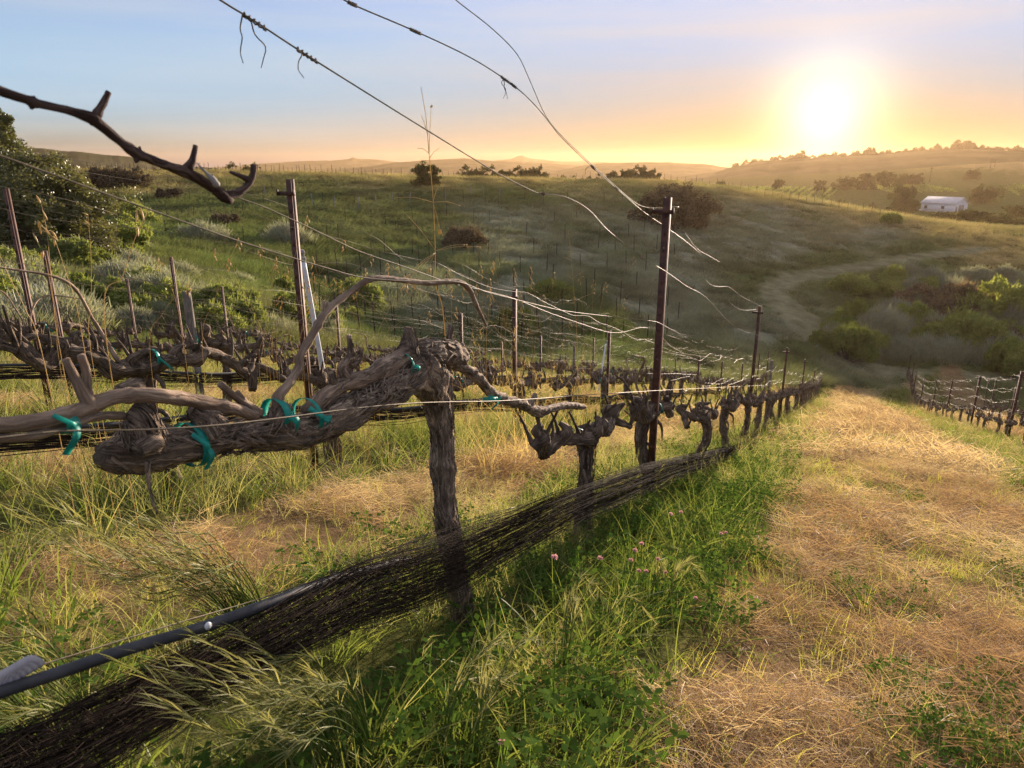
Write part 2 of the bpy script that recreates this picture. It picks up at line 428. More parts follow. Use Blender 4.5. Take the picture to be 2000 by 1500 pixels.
def plain_mat(name, ca, cb, rough=.6, metal=0.0, scale=8.0, bump=.1, trans=0.0, detail=5.0):
    m, nt, out = newmat(name)
    tc = N(nt, 'ShaderNodeTexCoord'); n1 = N(nt, 'ShaderNodeTexNoise', i_Scale=scale, i_Detail=detail, i_Roughness=.6); nt.links.new(tc.outputs['Object'], n1.inputs[0])
    col = ramp(nt, n1.outputs[0], [(.35, ca), (.65, cb)])
    p = N(nt, 'ShaderNodeBsdfPrincipled', i_Roughness=rough, i_Metallic=metal); nt.links.new(col, p.inputs['Base Color'])
    b = N(nt, 'ShaderNodeBump', i_Strength=bump, i_Distance=.01); nt.links.new(n1.outputs[0], b.inputs['Height']); nt.links.new(b.outputs[0], p.inputs['Normal'])
    sh = p.outputs[0]
    if trans:
        t = N(nt, 'ShaderNodeBsdfTranslucent'); nt.links.new(col, t.inputs[0]); mx = N(nt, 'ShaderNodeMixShader'); mx.inputs[0].default_value = trans
        nt.links.new(sh, mx.inputs[1]); nt.links.new(t.outputs[0], mx.inputs[2]); sh = mx.outputs[0]
    nt.links.new(sh, out.inputs[0]); return m

MT = {}
MT['bark'] = bark_mat('old_vine_bark', (.060, .042, .030), (.72, .54, .39), 60, 1.0)
MT['peel'] = bark_mat('peeling_bark', (.05, .036, .027), (.50, .37, .27), 80, .6)
MT['darkbark'] = bark_mat('dark_vine_bark', (.035, .025, .019), (.42, .31, .225), 60, 1.0)
MT['redcane'] = bark_mat('red_brown_cane', (.035, .020, .016), (.15, .10, .08), 50, .5)
MT['cane'] = bark_mat('smooth_cane', (.15, .10, .07), (.46, .34, .245), 40, .5)
MT['oakbark'] = bark_mat('oak_bark', (.06, .05, .04), (.2, .17, .14), 5, .8)
MT['rust'] = plain_mat('rusted_steel', (.045, .020, .014), (.13, .052, .032), .7, .25, 14, .25)
MT['wire'] = plain_mat('galvanised_wire', (.12, .095, .065), (.24, .19, .125), .62, .35, 30, .05)
MT['hose'] = plain_mat('black_hose', (.018, .02, .026), (.045, .046, .052), .62, 0, 20, .1)
MT['net'] = plain_mat('black_net_thread', (.030, .022, .018), (.095, .066, .047), .85, 0, 40, 0, .25)
for nd_ in MT['net'].node_tree.nodes:
    if nd_.type == 'BSDF_PRINCIPLED': nd_.inputs['Specular IOR Level'].default_value = .12
MT['tie'] = plain_mat('green_plastic_tape', (.02, .34, .28), (.04, .52, .43), .5, 0, 25, .1, .5)
MT['white'] = plain_mat('white_plastic', (.6, .62, .66), (.75, .77, .8), .4, 0, 10, .02)
MT['greywood'] = bark_mat('weathered_wood', (.12, .105, .09), (.34, .30, .26), 20, .4)
MT['stake'] = plain_mat('dark_stake', (.035, .026, .022), (.10, .07, .055), .8, 0, 9, .1)
MT['palestake'] = plain_mat('pale_stake', (.18, .17, .16), (.34, .32, .3), .8, 0, 9, .1)
MT['wall'] = plain_mat('white_house_wall', (.62, .63, .66), (.74, .75, .78), .8, 0, 1.5, .05)
MT['roof'] = plain_mat('pale_metal_roof', (.5, .5, .54), (.62, .62, .66), .55, .1, .8, .05)
MT['dark'] = plain_mat('dark_opening', (.05, .05, .06), (.09, .09, .1), .3, 0, 2, .02)
MT['flower'] = plant_mat('clover_flower', (.55, .28, .38), (.72, .45, .52), .3)
MT['drystem'] = plant_mat('dry_stalk', (.42, .30, .13), (.58, .45, .22), .45, .05)
MT['straw'] = plant_mat('mown_straw', (.34, .24, .15), (.70, .56, .39), .38, .02)
MT['brownstraw'] = plant_mat('brown_straw', (.22, .135, .085), (.46, .32, .21), .36, .02)
MT['yellowgrass'] = plant_mat('yellowing_grass', (.22, .26, .05), (.46, .42, .13), .52, .015)
MT['green'] = plant_mat('green_blade', (.042, .092, .018), (.17, .22, .05), .48, .02, .5, None, 'inst', (.30, .27, .08))
MT['palegrass'] = plant_mat('pale_seed_grass', (.20, .225, .085), (.40, .37, .18), .46, .012)
MT['clover'] = plant_mat('clover_leaf', (.045, .10, .02), (.12, .19, .04), .5, .0)
MT['hillgrass'] = plant_mat('hill_grass_blade', (.14, .155, .08), (.28, .26, .15), .30, .0, .6, True)
MT['sage'] = plant_mat('sage_leaf', (.15, .165, .125), (.36, .37, .29), .35, .02)
MT['coyote'] = plant_mat('coyote_brush_leaf', (.085, .12, .03), (.32, .35, .10), .42, .03)
MT['yellowgreen'] = plant_mat('young_shrub_leaf', (.10, .14, .03), (.27, .30, .08), .48, .03)
MT['rustshrub'] = plant_mat('russet_shrub_leaf', (.09, .065, .05), (.24, .17, .11), .35, .02)
MT['oak'] = plant_mat('oak_leaf', (.05, .065, .022), (.17, .16, .06), .35, .05)
MT['fartree'] = plant_mat('far_tree_leaf', (.05, .055, .025), (.10, .10, .045), .3, .0)
MT['twig'] = plain_mat('grey_twig', (.08, .065, .05), (.2, .17, .14), .85, 0, 20, .1)

def ground_mat():
    m, nt, out = newmat('ground_cover')
    at = N(nt, 'ShaderNodeVertexColor', layer_name='cover'); geo = N(nt, 'ShaderNodeNewGeometry')
    n1 = N(nt, 'ShaderNodeTexNoise', i_Scale=.55, i_Detail=6.0, i_Roughness=.65); nt.links.new(geo.outputs['Position'], n1.inputs[0])
    n2 = N(nt, 'ShaderNodeTexNoise', i_Scale=14.0, i_Detail=8.0, i_Roughness=.7); nt.links.new(geo.outputs['Position'], n2.inputs[0])
    c = mixc(nt, at.outputs[0], ramp(nt, n1.outputs[0], [(.3, (.55, .55, .5)), (.7, (1.3, 1.25, 1.2))]), 1.0, 'MULTIPLY')
    c = mixc(nt, c, ramp(nt, n2.outputs[0], [(.3, (.5, .48, .45)), (.72, (1.35, 1.3, 1.2))]), 1.0, 'MULTIPLY')
    d = N(nt, 'ShaderNodeBsdfDiffuse'); nt.links.new(c, d.inputs[0])
    b = N(nt, 'ShaderNodeBump', i_Strength=.7, i_Distance=.05); nt.links.new(n2.outputs[0], b.inputs['Height']); nt.links.new(b.outputs[0], d.inputs['Normal'])
    nt.links.new(d.outputs[0], out.inputs[0]); return m
MT['ground'] = ground_mat()
MT['hillfar'] = plain_mat('far_hill_scrub', (.05, .055, .03), (.12, .11, .06), .95, 0, .012, 0, 0, 8)

for k_ in ('hillfar', 'stake', 'palestake', 'twig'):
    for nd_ in MT[k_].node_tree.nodes:
        if nd_.type == 'BSDF_PRINCIPLED': nd_.inputs['Specular IOR Level'].default_value = 0.0
# ------------------------------------------------------------------ camera, sky, sun
SUN = ray(1612, 232); SUN /= np.linalg.norm(SUN)
SUN_EL, SUN_AZ = math.asin(SUN[2]), math.atan2(SUN[0], SUN[1])
cam = bpy.data.cameras.new('camera'); cam_o = bpy.data.objects.new('camera', cam); COL.objects.link(cam_o)
cam.sensor_width = 36.0; cam.lens = 36.0 * F / 2000; cam.clip_start = .02; cam.clip_end = 20000
cam_o.rotation_euler = (rad(90) - PITCH, 0, 0)
cam.dof.use_dof = True; cam.dof.focus_distance = 4.2; cam.dof.aperture_fstop = 7.5
scene.camera = cam_o
w = bpy.data.worlds.new('World'); scene.world = w; w.use_nodes = True; nt = w.node_tree; nt.nodes.clear()
out = nt.nodes.new('ShaderNodeOutputWorld'); bg = nt.nodes.new('ShaderNodeBackground'); bg.inputs[1].default_value = SKY_STRENGTH
sky = nt.nodes.new('ShaderNodeTexSky'); sky.sky_type = 'NISHITA'; sky.sun_disc = False
sky.sun_elevation = SUN_EL; sky.sun_rotation = SUN_AZ; sky.altitude = 100; sky.air_density = 1.0; sky.dust_density = SKY_DUST; sky.ozone_density = SKY_OZ
tc = nt.nodes.new('ShaderNodeTexCoord')
dot = N(nt, 'ShaderNodeVectorMath', operation='DOT_PRODUCT'); dot.inputs[1].default_value = tuple(SUN)
nrm = N(nt, 'ShaderNodeVectorMath', operation='NORMALIZE'); nt.links.new(tc.outputs['Generated'], nrm.inputs[0]); nt.links.new(nrm.outputs[0], dot.inputs[0])
ang = mth(nt, 'ARCCOSINE', mth(nt, 'MINIMUM', dot.outputs['Value'], .999999))
def lobe(s, k): return mth(nt, 'MULTIPLY', mth(nt, 'EXPONENT', mth(nt, 'MULTIPLY', mth(nt, 'POWER', mth(nt, 'DIVIDE', ang, s), 1.6), -1.0)), k)
def tinted(v, c):
    x = N(nt, 'ShaderNodeVectorMath', operation='SCALE'); x.inputs[0].default_value = c; nt.links.new(v, x.inputs['Scale']); return x.outputs[0]
def vadd(a, b):
    x = N(nt, 'ShaderNodeVectorMath', operation='ADD'); nt.links.new(a, x.inputs[0]); nt.links.new(b, x.inputs[1]); return x.outputs[0]
glow = vadd(vadd(tinted(lobe(rad(2.7), GLOW[0]), (1, .90, .62)), tinted(lobe(rad(6.0), GLOW[1]), (1, .62, .12))), tinted(lobe(rad(24), GLOW[2]), (1, .60, .22)))
# thin streaky high cloud
sx = N(nt, 'ShaderNodeSeparateXYZ'); nt.links.new(nrm.outputs[0], sx.inputs[0])
mp = N(nt, 'ShaderNodeMapping'); mp.inputs['Scale'].default_value = (1.1, 1.1, 15); mp.inputs['Rotation'].default_value = (0, rad(4), 0); nt.links.new(nrm.outputs[0], mp.inputs[0])
cn = N(nt, 'ShaderNodeTexNoise', i_Scale=1.6, i_Detail=5.0, i_Roughness=.5); nt.links.new(mp.outputs[0], cn.inputs[0])
cl = ramp(nt, cn.outputs[0], [(.40, (0, 0, 0)), (.75, (1, 1, 1))])
skyc = mixc(nt, sky.outputs[0], SKY_TINT, 1.0, 'MULTIPLY')
zc = mth(nt, 'MAXIMUM', sx.outputs[2], 0.0)
low = mth(nt, 'EXPONENT', mth(nt, 'DIVIDE', zc, -.05)); low2 = mth(nt, 'EXPONENT', mth(nt, 'DIVIDE', zc, -WARM_Z))
skyc = mixc(nt, skyc, PEACH, mth(nt, 'MULTIPLY', low, .92))                      # dusty band along the horizon
skyc = mixc(nt, skyc, CLOUD, mth(nt, 'MULTIPLY', cl, .5))
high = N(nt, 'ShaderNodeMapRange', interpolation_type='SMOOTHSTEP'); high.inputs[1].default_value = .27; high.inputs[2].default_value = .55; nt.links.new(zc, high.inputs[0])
skyc = mixc(nt, skyc, (4.9, 4.6, 4.4), mth(nt, 'MULTIPLY', high.outputs[0], .46))   # unseen upper sky brightened, added as fill to lift the shadows
bnd = N(nt, 'ShaderNodeMapRange', interpolation_type='SMOOTHSTEP'); bnd.inputs[1].default_value = .015; bnd.inputs[2].default_value = .085; nt.links.new(zc, bnd.inputs[0])
bn2 = N(nt, 'ShaderNodeMapRange', interpolation_type='SMOOTHSTEP'); bn2.inputs[1].default_value = .10; bn2.inputs[2].default_value = .22; bn2.inputs[3].default_value = 1.0; bn2.inputs[4].default_value = 0.0; nt.links.new(zc, bn2.inputs[0])
away = mth(nt, 'SUBTRACT', 1.0, lobe(rad(30), 1.0))
skyc = mixc(nt, skyc, (2.2, 3.3, 4.3), mth(nt, 'MULTIPLY', mth(nt, 'MULTIPLY', bnd.outputs[0], bn2.outputs[0]), mth(nt, 'MULTIPLY', away, .75)))   # clear pale blue away from the sun
veil = N(nt, 'ShaderNodeMapRange', interpolation_type='SMOOTHSTEP'); veil.inputs[1].default_value = .06; veil.inputs[2].default_value = .20; nt.links.new(zc, veil.inputs[0])
skyc = vadd(skyc, tinted(mth(nt, 'MULTIPLY', lobe(rad(38), 1.1), veil.outputs[0]), (1.05, .95, .30)))
warm = mth(nt, 'MULTIPLY', lobe(rad(WARM_S), 1.0), low2)
skyc = mixc(nt, skyc, mixc(nt, (1.0, 1.0, 1.0), WARM, warm), 1.0, 'MULTIPLY')     # the air glows orange towards the low sun
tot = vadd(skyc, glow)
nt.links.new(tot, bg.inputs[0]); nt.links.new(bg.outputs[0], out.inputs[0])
sun = bpy.data.lights.new('sun', 'SUN'); sun.energy = SUN_STRENGTH; sun.angle = rad(.6); sun.color = SUN_COLOR
sun_o = bpy.data.objects.new('sun', sun); COL.objects.link(sun_o); sun_o.rotation_euler = Vector(SUN).to_track_quat('Z', 'Y').to_euler(); sun_o.location = (0, 0, 30)
scene.view_settings.view_transform = 'Standard'; scene.view_settings.look = 'None'; scene.view_settings.exposure = EXPOSURE; scene.view_settings.gamma = 1
scene.cycles.use_denoising = True
try:
    scene.cycles.denoiser = 'OPENIMAGEDENOISE'; scene.cycles.denoising_input_passes = 'RGB_ALBEDO_NORMAL'; scene.cycles.denoising_prefilter = 'NONE'
except Exception: pass
scene.cycles.max_bounces = 6; scene.cycles.diffuse_bounces = 3; scene.cycles.transmission_bounces = 4; scene.cycles.volume_bounces = 1; scene.cycles.transparent_max_bounces = 8
scene.cycles.use_adaptive_sampling = False

# ------------------------------------------------------------------ ground sheet
azs = np.concatenate([np.arange(-180, -60, 3.0), np.arange(-60, -42, .5), np.arange(-42, 42, .11), np.arange(42, 60, .5), np.arange(60, 180.1, 3.0)])
rs_ = np.geomspace(.35, 3500, 330)
A, R = np.meshgrid(np.radians(azs), rs_)
X, Y = R * np.sin(A), R * np.cos(A)
Z = G(X, Y)
# the wheel-worn track sits slightly cut in, the mown alleys are a little lower than the unmown strips
nR, nA = X.shape
ii = np.arange(nR - 1)[:, None] * nA; jj = np.arange(nA - 1)[None]
mb = MB(); mb.add(np.stack([X, Y, Z], -1).reshape(-1, 3), np.stack([ii + jj, ii + jj + 1, ii + nA + jj + 1, ii + nA + jj], -1).reshape(-1, 4)[:, ::-1])
mb.add([[0, 0, float(Z[0].mean())]])
gm = mb.mesh('ground', MT['ground'])
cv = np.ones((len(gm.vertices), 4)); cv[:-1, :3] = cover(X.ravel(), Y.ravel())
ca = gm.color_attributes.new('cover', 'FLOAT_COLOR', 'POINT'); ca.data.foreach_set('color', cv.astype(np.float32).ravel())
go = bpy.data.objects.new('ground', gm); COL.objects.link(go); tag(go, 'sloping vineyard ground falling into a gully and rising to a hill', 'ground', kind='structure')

# ------------------------------------------------------------------ far hills
def hill(pts, dist, base_z, label, depth=.30, seed=0, rough=.006):
    pts = np.array(pts, float)
    px = np.arange(pts[0, 0], pts[-1, 0] + 1, 2.5); py = np.interp(px, pts[:, 0], pts[:, 1])
    py = py + .8 * fbm(px / 26.0, px * 0, seed, 4)
    d = ray(px, py); d = d / np.hypot(d[:, 0], d[:, 1])[:, None]
    crest = d[:, 2] * dist; ux = d[:, :2]
    prof = np.linspace(-1, 1, 25)
    V = []
    for k, s in enumerate(prof):
        rr = dist * (1 + depth * s * (1 if s < 0 else .7))
        h = (1 - abs(s) ** 1.35)
        nz = rough * dist * .25 * fbm(px / 30 + s * 2, px * 0 + s * 6, seed + 7, 4) * (1 - h) * h * 4
        z = base_z + (crest - base_z) * h + nz
        V.append(np.stack([ux[:, 0] * rr, ux[:, 1] * rr, z], -1))
    V = np.array(V); m, n = V.shape[:2]
    i = np.arange(m - 1)[:, None] * n; j = np.arange(n - 1)[None]
    mb = MB(); mb.add(V.reshape(-1, 3), np.stack([i + j, i + j + 1, i + n + j + 1, i + n + j], -1).reshape(-1, 4))
    o = mb.build('hill', MT['hillfar']); tag(o, label, 'hill', kind='structure'); return o
RIDGE = [(1330, 345), (1400, 335), (1440, 324), (1480, 315), (1540, 311), (1600, 307), (1660, 304), (1720, 301), (1780, 296), (1850, 291), (1920, 291), (1990, 295), (2100, 296), (2300, 310), (2600, 330)]
hill(RIDGE, 1250, -25, 'wooded ridge under the low sun', .38, 3)
hill([(1060, 345), (1120, 326), (1180, 318), (1250, 317), (1320, 318), (1390, 322), (1440, 330), (1540, 345)], 1750, -28, 'smooth far hill below the sun glow', .3, 5)
hill([(780, 352), (900, 344), (1050, 338), (1180, 341), (1290, 337), (1380, 339), (1470, 337), (1560, 343), (1700, 352)], 1450, -30, 'low hazy rise beyond the plateau', .2, 27)
hill([(640, 338), (700, 327), (760, 319), (830, 312), (900, 309), (960, 314), (1040, 318), (1120, 322), (1220, 326), (1330, 336)], 2100, -28, 'broad rounded far hill behind the lone crest tree', .3, 8)
hill([(520, 342), (580, 335), (650, 328), (720, 326), (790, 329), (880, 335)], 2500, -30, 'low far hill before the lavender range', .2, 11)
hill([(300, 340), (420, 327), (500, 320), (560, 316), (640, 313), (680, 310), (690, 307), (700, 310), (740, 312), (790, 318), (880, 330)], 3100, -36, 'lavender mountain range on the horizon', .2, 14)
hill([(820, 336), (900, 322), (960, 314), (1000, 310), (1012, 305), (1020, 304), (1032, 309), (1080, 314), (1150, 316), (1240, 318), (1330, 322), (1430, 332)], 3000, -36, 'pale peaked mountain range on the horizon', .2, 17)
hill([(-500, 300), (-200, 288), (0, 287), (80, 290), (160, 297), (240, 305), (310, 316), (380, 325), (460, 333), (540, 342)], 900, -20, 'grey green hill behind the oak', .35, 20)

# ------------------------------------------------------------------ haze
mb = MB(); zb = float(Z.min()) - 60; box(mb, (0, 0, (zb + 62) / 2), (7500, 7500, 62 - zb))
hz = mb.build('haze', None, None, False); tag(hz, kind='stuff'); hz['label'] = 'thin warm evening haze over the valley'
hm, nt, out = newmat('haze_air'); hm.use_nodes = True
pv = nt.nodes.new('ShaderNodeVolumePrincipled'); pv.inputs['Color'].default_value = (1.0, .70, .40, 1); pv.inputs['Density'].default_value = HAZE; pv.inputs['Anisotropy'].default_value = HAZE_G
nt.links.new(pv.outputs[0], out.inputs['Volume']); hz.data.materials.append(hm)
hm.volume_intersection_method if hasattr(hm, 'volume_intersection_method') else None
# ------------------------------------------------------------------ the vine row beside the camera
P1 = ROWS_L[0]
def conv(pts, P=P1):
    """pixel points (x, y, radius in px[, offset across the row]) -> world points and radii in that row's plane"""
    pos, rr = [], []
    for p in pts:
        PP = P + (p[3] if len(p) > 3 else 0); t = float(row_t(p[0], p[1], PP)); pos.append(ray(p[0], p[1]) * t); rr.append(p[2] * t / F)
    return np.array(pos), np.array(rr)
def limb(name, parent, lists, mat, P=P1, rough=.25, sides=14, step=.012, knots=0, seed=0, label=None, peel=0):
    org = np.array(parent.location) if parent is not None else np.zeros(3)
    mb = MB()
    for k, l in enumerate(lists):
        p, r = conv(l, P); tube(mb, p - org, r, sides, step, rough, True, seed + k * 13, False, knots)
    o = mb.build(name, mat, parent)
    if label: o['label'] = label
    if peel:
        q = MB()
        for k, l in enumerate(lists[:4]):
            p, r = conv(l, P); shred(q, p - org, r, int(peel * (1, .45, .3, .3)[k]), seed + k)
        q.build('bark', MT['peel'], parent)
    return o
base = rowpt(902, 1215, P1)
v1 = thing('grape_vine', base, 'gnarled old grapevine with a thick twisted arm reaching low over the straw, biggest of all', 'grapevine', 'grapevines')
limb('trunk', v1, [[(903, 1250, 24), (900, 1180, 22), (886, 1090, 21), (870, 1010, 22), (864, 930, 22), (862, 860, 21), (854, 800, 24), (838, 745, 38), (822, 715, 41), (815, 690, 29)],
                   [(893, 1060, 10, .02), (880, 960, 9, .02), (876, 850, 11, .02), (868, 770, 18, .02), (846, 720, 23, .02)],
                   [(905, 700, 14), (880, 690, 22), (845, 690, 30), (810, 692, 26)],
                   [(795, 690, 22), (800, 668, 15), (797, 640, 8)], [(868, 690, 15), (890, 683, 9), (903, 675, 6)], [(872, 690, 12), (878, 665, 8), (881, 634, 6)]],
     MT['bark'], rough=.3, sides=26, step=.008, seed=2, peel=330)
limb('arm', v1, [[(815, 715, 33), (775, 745, 34), (730, 775, 33), (680, 803, 32), (620, 832, 31), (560, 846, 34), (490, 850, 34), (430, 858, 31), (370, 868, 34), (310, 874, 42), (262, 884, 42), (225, 890, 34), (196, 886, 21)],
                  [(420, 840, 28, -.03), (398, 815, 22, -.02), (372, 800, 11, -.01)],
                  [(283, 870, 34, -.02), (276, 835, 33, -.03), (268, 812, 26, -.03), (252, 800, 18, -.02)],
                  [(545, 835, 26, -.02), (548, 806, 21, -.02), (556, 790, 13, -.02)]],
     MT['bark'], rough=.36, sides=26, step=.008, seed=9, peel=420)
limb('arm', v1, [[(800, 690, 18), (758, 715, 20), (712, 738, 17), (668, 752, 14), (630, 778, 17), (600, 806, 15)],
                  [(668, 752, 13), (652, 748, 8), (645, 728, 6)], [(676, 740, 11), (668, 715, 8), (686, 693, 7), (681, 655, 5)], [(686, 715, 7), (700, 700, 5), (707, 683, 3)]],
     MT['cane'], rough=.22, sides=16, seed=21, peel=70)
limb('burl', v1, [[(228, 760, 10, -.03), (258, 758, 20, -.03), (276, 757, 15, -.03)]], MT['bark'], rough=.2, sides=14, seed=30)
limb('burl', v1, [[(268, 880, 16, -.06), (292, 868, 24, -.06), (308, 866, 20, -.06)]], MT['bark'], rough=.2, sides=14, seed=31)
limb('cane', v1, [[(-60, 832, 16, -.06), (40, 827, 16, -.06), (110, 815, 16, -.06), (170, 796, 15, -.05), (222, 776, 15, -.05), (290, 772, 15, -.05), (360, 780, 14, -.04), (420, 790, 13, -.03), (462, 800, 12, -.03), (500, 814, 9, -.01)]], MT['cane'], rough=.1, sides=12, knots=.22, seed=41)
limb('cane', v1, [[(-60, 858, 8, -.05), (60, 852, 9, -.05), (130, 832, 9, -.05), (190, 813, 9, -.04), (240, 812, 9, -.03)]], MT['cane'], rough=.1, sides=10, knots=.2, seed=42)
limb('spur', v1, [[(182, 800, 15, -.05), (166, 775, 14, -.05), (150, 745, 10, -.05), (128, 702, 8, -.05)]], MT['cane'], rough=.12, sides=10, seed=43)
limb('spur', v1, [[(172, 790, 11, -.04), (172, 760, 9, -.04), (168, 725, 8, -.04), (158, 693, 8, -.04)]], MT['cane'], rough=.12, sides=10, seed=44)
limb('spur', v1, [[(508, 808, 10), (490, 796, 9), (466, 780, 8), (430, 750, 7)], [(480, 788, 7), (470, 775, 6), (463, 765, 5)]], MT['cane'], rough=.12, sides=10, seed=45)
limb('cane', v1, [[(546, 800, 12.6, -.02), (543, 776, 11.1, -.02), (562, 752, 8.9, -.02), (582, 722, 8.9), (586, 696, 8.1), (602, 668, 8.1), (618, 640, 8.1), (634, 612, 7.4), (660, 588, 6.7), (690, 566, 5.9), (714, 549, 5.9), (740, 543, 5.9), (790, 548, 5.2), (836, 553, 5.2), (874, 550, 5.2), (898, 551, 5.2), (914, 562, 5.2), (924, 580, 4.4), (930, 596, 4.4), (940, 615, 3.0), (950, 636, 2.2)],
                  [(622, 634, 5.2), (632, 612, 4.4), (632, 588, 3.0)], [(636, 616, 5.9), (640, 600, 5.9), (642, 590, 5.2)], [(586, 700, 3.7), (598, 697, 3.0)]], MT['cane'], rough=.1, sides=12, knots=.25, seed=47)
limb('cane', v1, [[(868, 705, 13), (900, 716, 11), (930, 735, 10), (957, 764, 10), (985, 780, 10), (1020, 790, 10), (1050, 804, 10), (1078, 798, 8), (1108, 792, 7), (1140, 795, 6)], [(1030, 795, 8), (1040, 782, 7), (1046, 770, 5)]], MT['bark'], rough=.2, sides=12, knots=.2, seed=49)
limb('bark_shred', v1, [[(288, 900, 5, -.05), (290, 940, 4, -.05), (300, 985, 3, -.05), (308, 1002, 2, -.05)]], MT['bark'], rough=.2, sides=6, seed=51)
# a pruned cane hanging into the picture from the next vine up the slope, tied to the foliage wire
PC = .98
c0 = rowpt(-80, 150, PC)
cv_ = thing('pruned_cane', c0, 'dark pruned cane with short stubs slanting across the sky', 'cane')
limb('shoot', cv_, [[(-80, 152, 9.5), (0, 178, 9.5), (52, 195, 8.6), (64, 200, 12.9), (76, 203, 8.6), (130, 215, 7.7), (172, 228, 10.3), (184, 234, 12.9), (198, 246, 9.5), (240, 280, 8.6), (260, 295, 11.2), (270, 302, 12.0), (284, 307, 8.6), (330, 325, 8.6), (362, 336, 11.2), (380, 345, 10.3), (415, 366, 10.3), (438, 384, 10.3), (452, 393, 6.9)], [(440, 382, 9.5), (462, 378, 7.7), (478, 368, 6.9), (488, 354, 6.9), (494, 340, 6.0), (496, 322, 6.0)], [(438, 383, 8.6), (424, 372, 10.3), (410, 364, 9.5)]], MT['redcane'], PC, .12, 14, .01, .12, 61)
limb('stub', cv_, [[(184, 232, 10), (196, 212, 8), (206, 192, 6), (212, 180, 6)]], MT['redcane'], PC, .15, 9, .01, 0, 62)
limb('stub', cv_, [[(364, 332, 11), (374, 318, 8), (378, 304, 6), (382, 284, 5)]], MT['redcane'], PC, .15, 9, .01, 0, 63)
limb('stub', cv_, [[(490, 353, 7), (472, 345, 5), (450, 336, 3)]], MT['redcane'], PC, .15, 8, .01, 0, 64)
limb('stub', cv_, [[(64, 200, 10), (62, 209, 6), (62, 214, 2)]], MT['redcane'], PC, .1, 8, .006, 0, 66)
limb('stub', cv_, [[(268, 302, 9), (266, 314, 5), (265, 318, 2)], [(272, 296, 6), (273, 286, 2)]], MT['redcane'], PC, .1, 8, .006, 0, 65)

def wire(pts, P, label, r=.0016, group=None, wob=0.0, tend=None, sides=6, mat='wire', name='trellis_wire', seed=0, raw3d=None):
    if raw3d is not None: p = np.asarray(raw3d, float)
    else: p = np.array([rowpt(a[0], a[1], P + (a[2] if len(a) > 2 else 0)) for a in pts])
    o0 = p[0].copy(); mb = MB()
    pp, rr = smooth_path(p, np.full(len(p), r), .05)
    if wob:
        L = np.concatenate([[0], np.cumsum(np.linalg.norm(np.diff(pp, axis=0), axis=1))])
        pp[:, 2] += wob * vnoise(L * 1.1, L * 0 + seed, seed); off = wob * .8 * vnoise(L * 1.4, L * 0 + seed, seed + 4)
        pp[:, 0] += PX_ * off; pp[:, 1] += PY_ * off
    tube(mb, pp - o0, rr, sides, .05, 0, True, seed, True)
    o = mb.build(name, MT[mat]); o.location = Vector(o0); tag(o, label, 'wire', group)
    if tend:
        g = np.random.default_rng(seed + 1)
        for (tx, ty, n, ln) in tend:
            c = rowpt(tx, ty, P) - o0; q = MB()
            k = int(np.argmin(np.linalg.norm(pp - o0 - c, axis=1))); a, b = pp[max(0, k - 1)] - o0, pp[min(len(pp) - 1, k + 2)] - o0
            u = np.linspace(0, 1, 26); th = u * 30
            hel = a + (b - a) * u[:, None] * (.4 + .1 * n) + .0045 * np.stack([np.cos(th), np.sin(th) * .6, np.sin(th)], 1)
            tube(q, hel, np.full(26, .0022), 5, .01, 0, True, 0, True)
            for j in range(n):
                e = [a + (b - a) * .2 * j]
                for s in range(4): e.append(e[-1] + np.array([g.normal() * .012, g.normal() * .01, -ln / 4 * g.uniform(.7, 1.3)]))
                tube(q, np.array(e), np.linspace(.0018, .0009, 5), 5, .01)
            q.build('tendril', MT['bark'], o)
    return o
G1 = 'foliage wires of the vine row beside the camera'
wire([(300, -90), (380, -38), (430, 0), (503, 45), (620, 121), (840, 258), (975, 340), (1045, 375), (1062, 379), (1105, 385), (1150, 410), (1190, 452), (1255, 503), (1300, 530), (1340, 558), (1380, 582), (1420, 625), (1446, 644), (1480, 655)], P1 - .03,
     'long straight top wire with two dried tendrils dangling against the blue sky', .0021, G1, 0, [(503, 45, 2, .09), (622, 122, 1, .06), (1062, 379, 1, .05), (1255, 503, 1, .03)], seed=3)
wire([(560, -70), (640, -18), (680, 4), (705, 16), (820, 65), (920, 113), (988, 156), (1030, 190), (1062, 225), (1100, 272), (1160, 329), (1215, 378), (1260, 416), (1300, 443), (1340, 472), (1366, 494), (1372, 503)], P1 + .05,
     'sagging wire wound with dry tendrils running to the tall dark post', .0021, G1, 0, [(690, 10, 0, .05), (820, 65, 0, .05), (988, 156, 2, .08), (1010, 172, 0, .04), (1160, 329, 1, .05), (1205, 372, 0, .05)], seed=5)
wire([(840, -50), (888, -2), (960, 55), (1010, 106), (1036, 160), (1066, 226), (1102, 270), (1162, 327), (1205, 366), (1238, 394), (1262, 405), (1290, 406), (1312, 404), (1326, 404)], P1 + .06,
     'loose bowed wire that merges with its neighbour above the horizon', .0018, G1, 0, None, seed=7)
wire([(1326, 406), (1330, 430), (1338, 455), (1362, 486), (1385, 500), (1406, 512)], P1 + .08, 'short slack wire end hanging off the crossarm of the tall post', .0018, G1, 0, None, seed=8)
wire([(1372, 503), (1376, 540), (1388, 556), (1404, 560), (1424, 561), (1450, 580), (1478, 594), (1484, 600)], P1 + .06, 'glinting wire span swooping down to the second post crossarm', .0022, G1, 0, None, seed=9)
wire([(1424, 590), (1440, 602), (1456, 606), (1476, 604)], P1 + .06, 'tiny curled wire end beside the second post crossarm', .0022, G1, 0, None, seed=10)
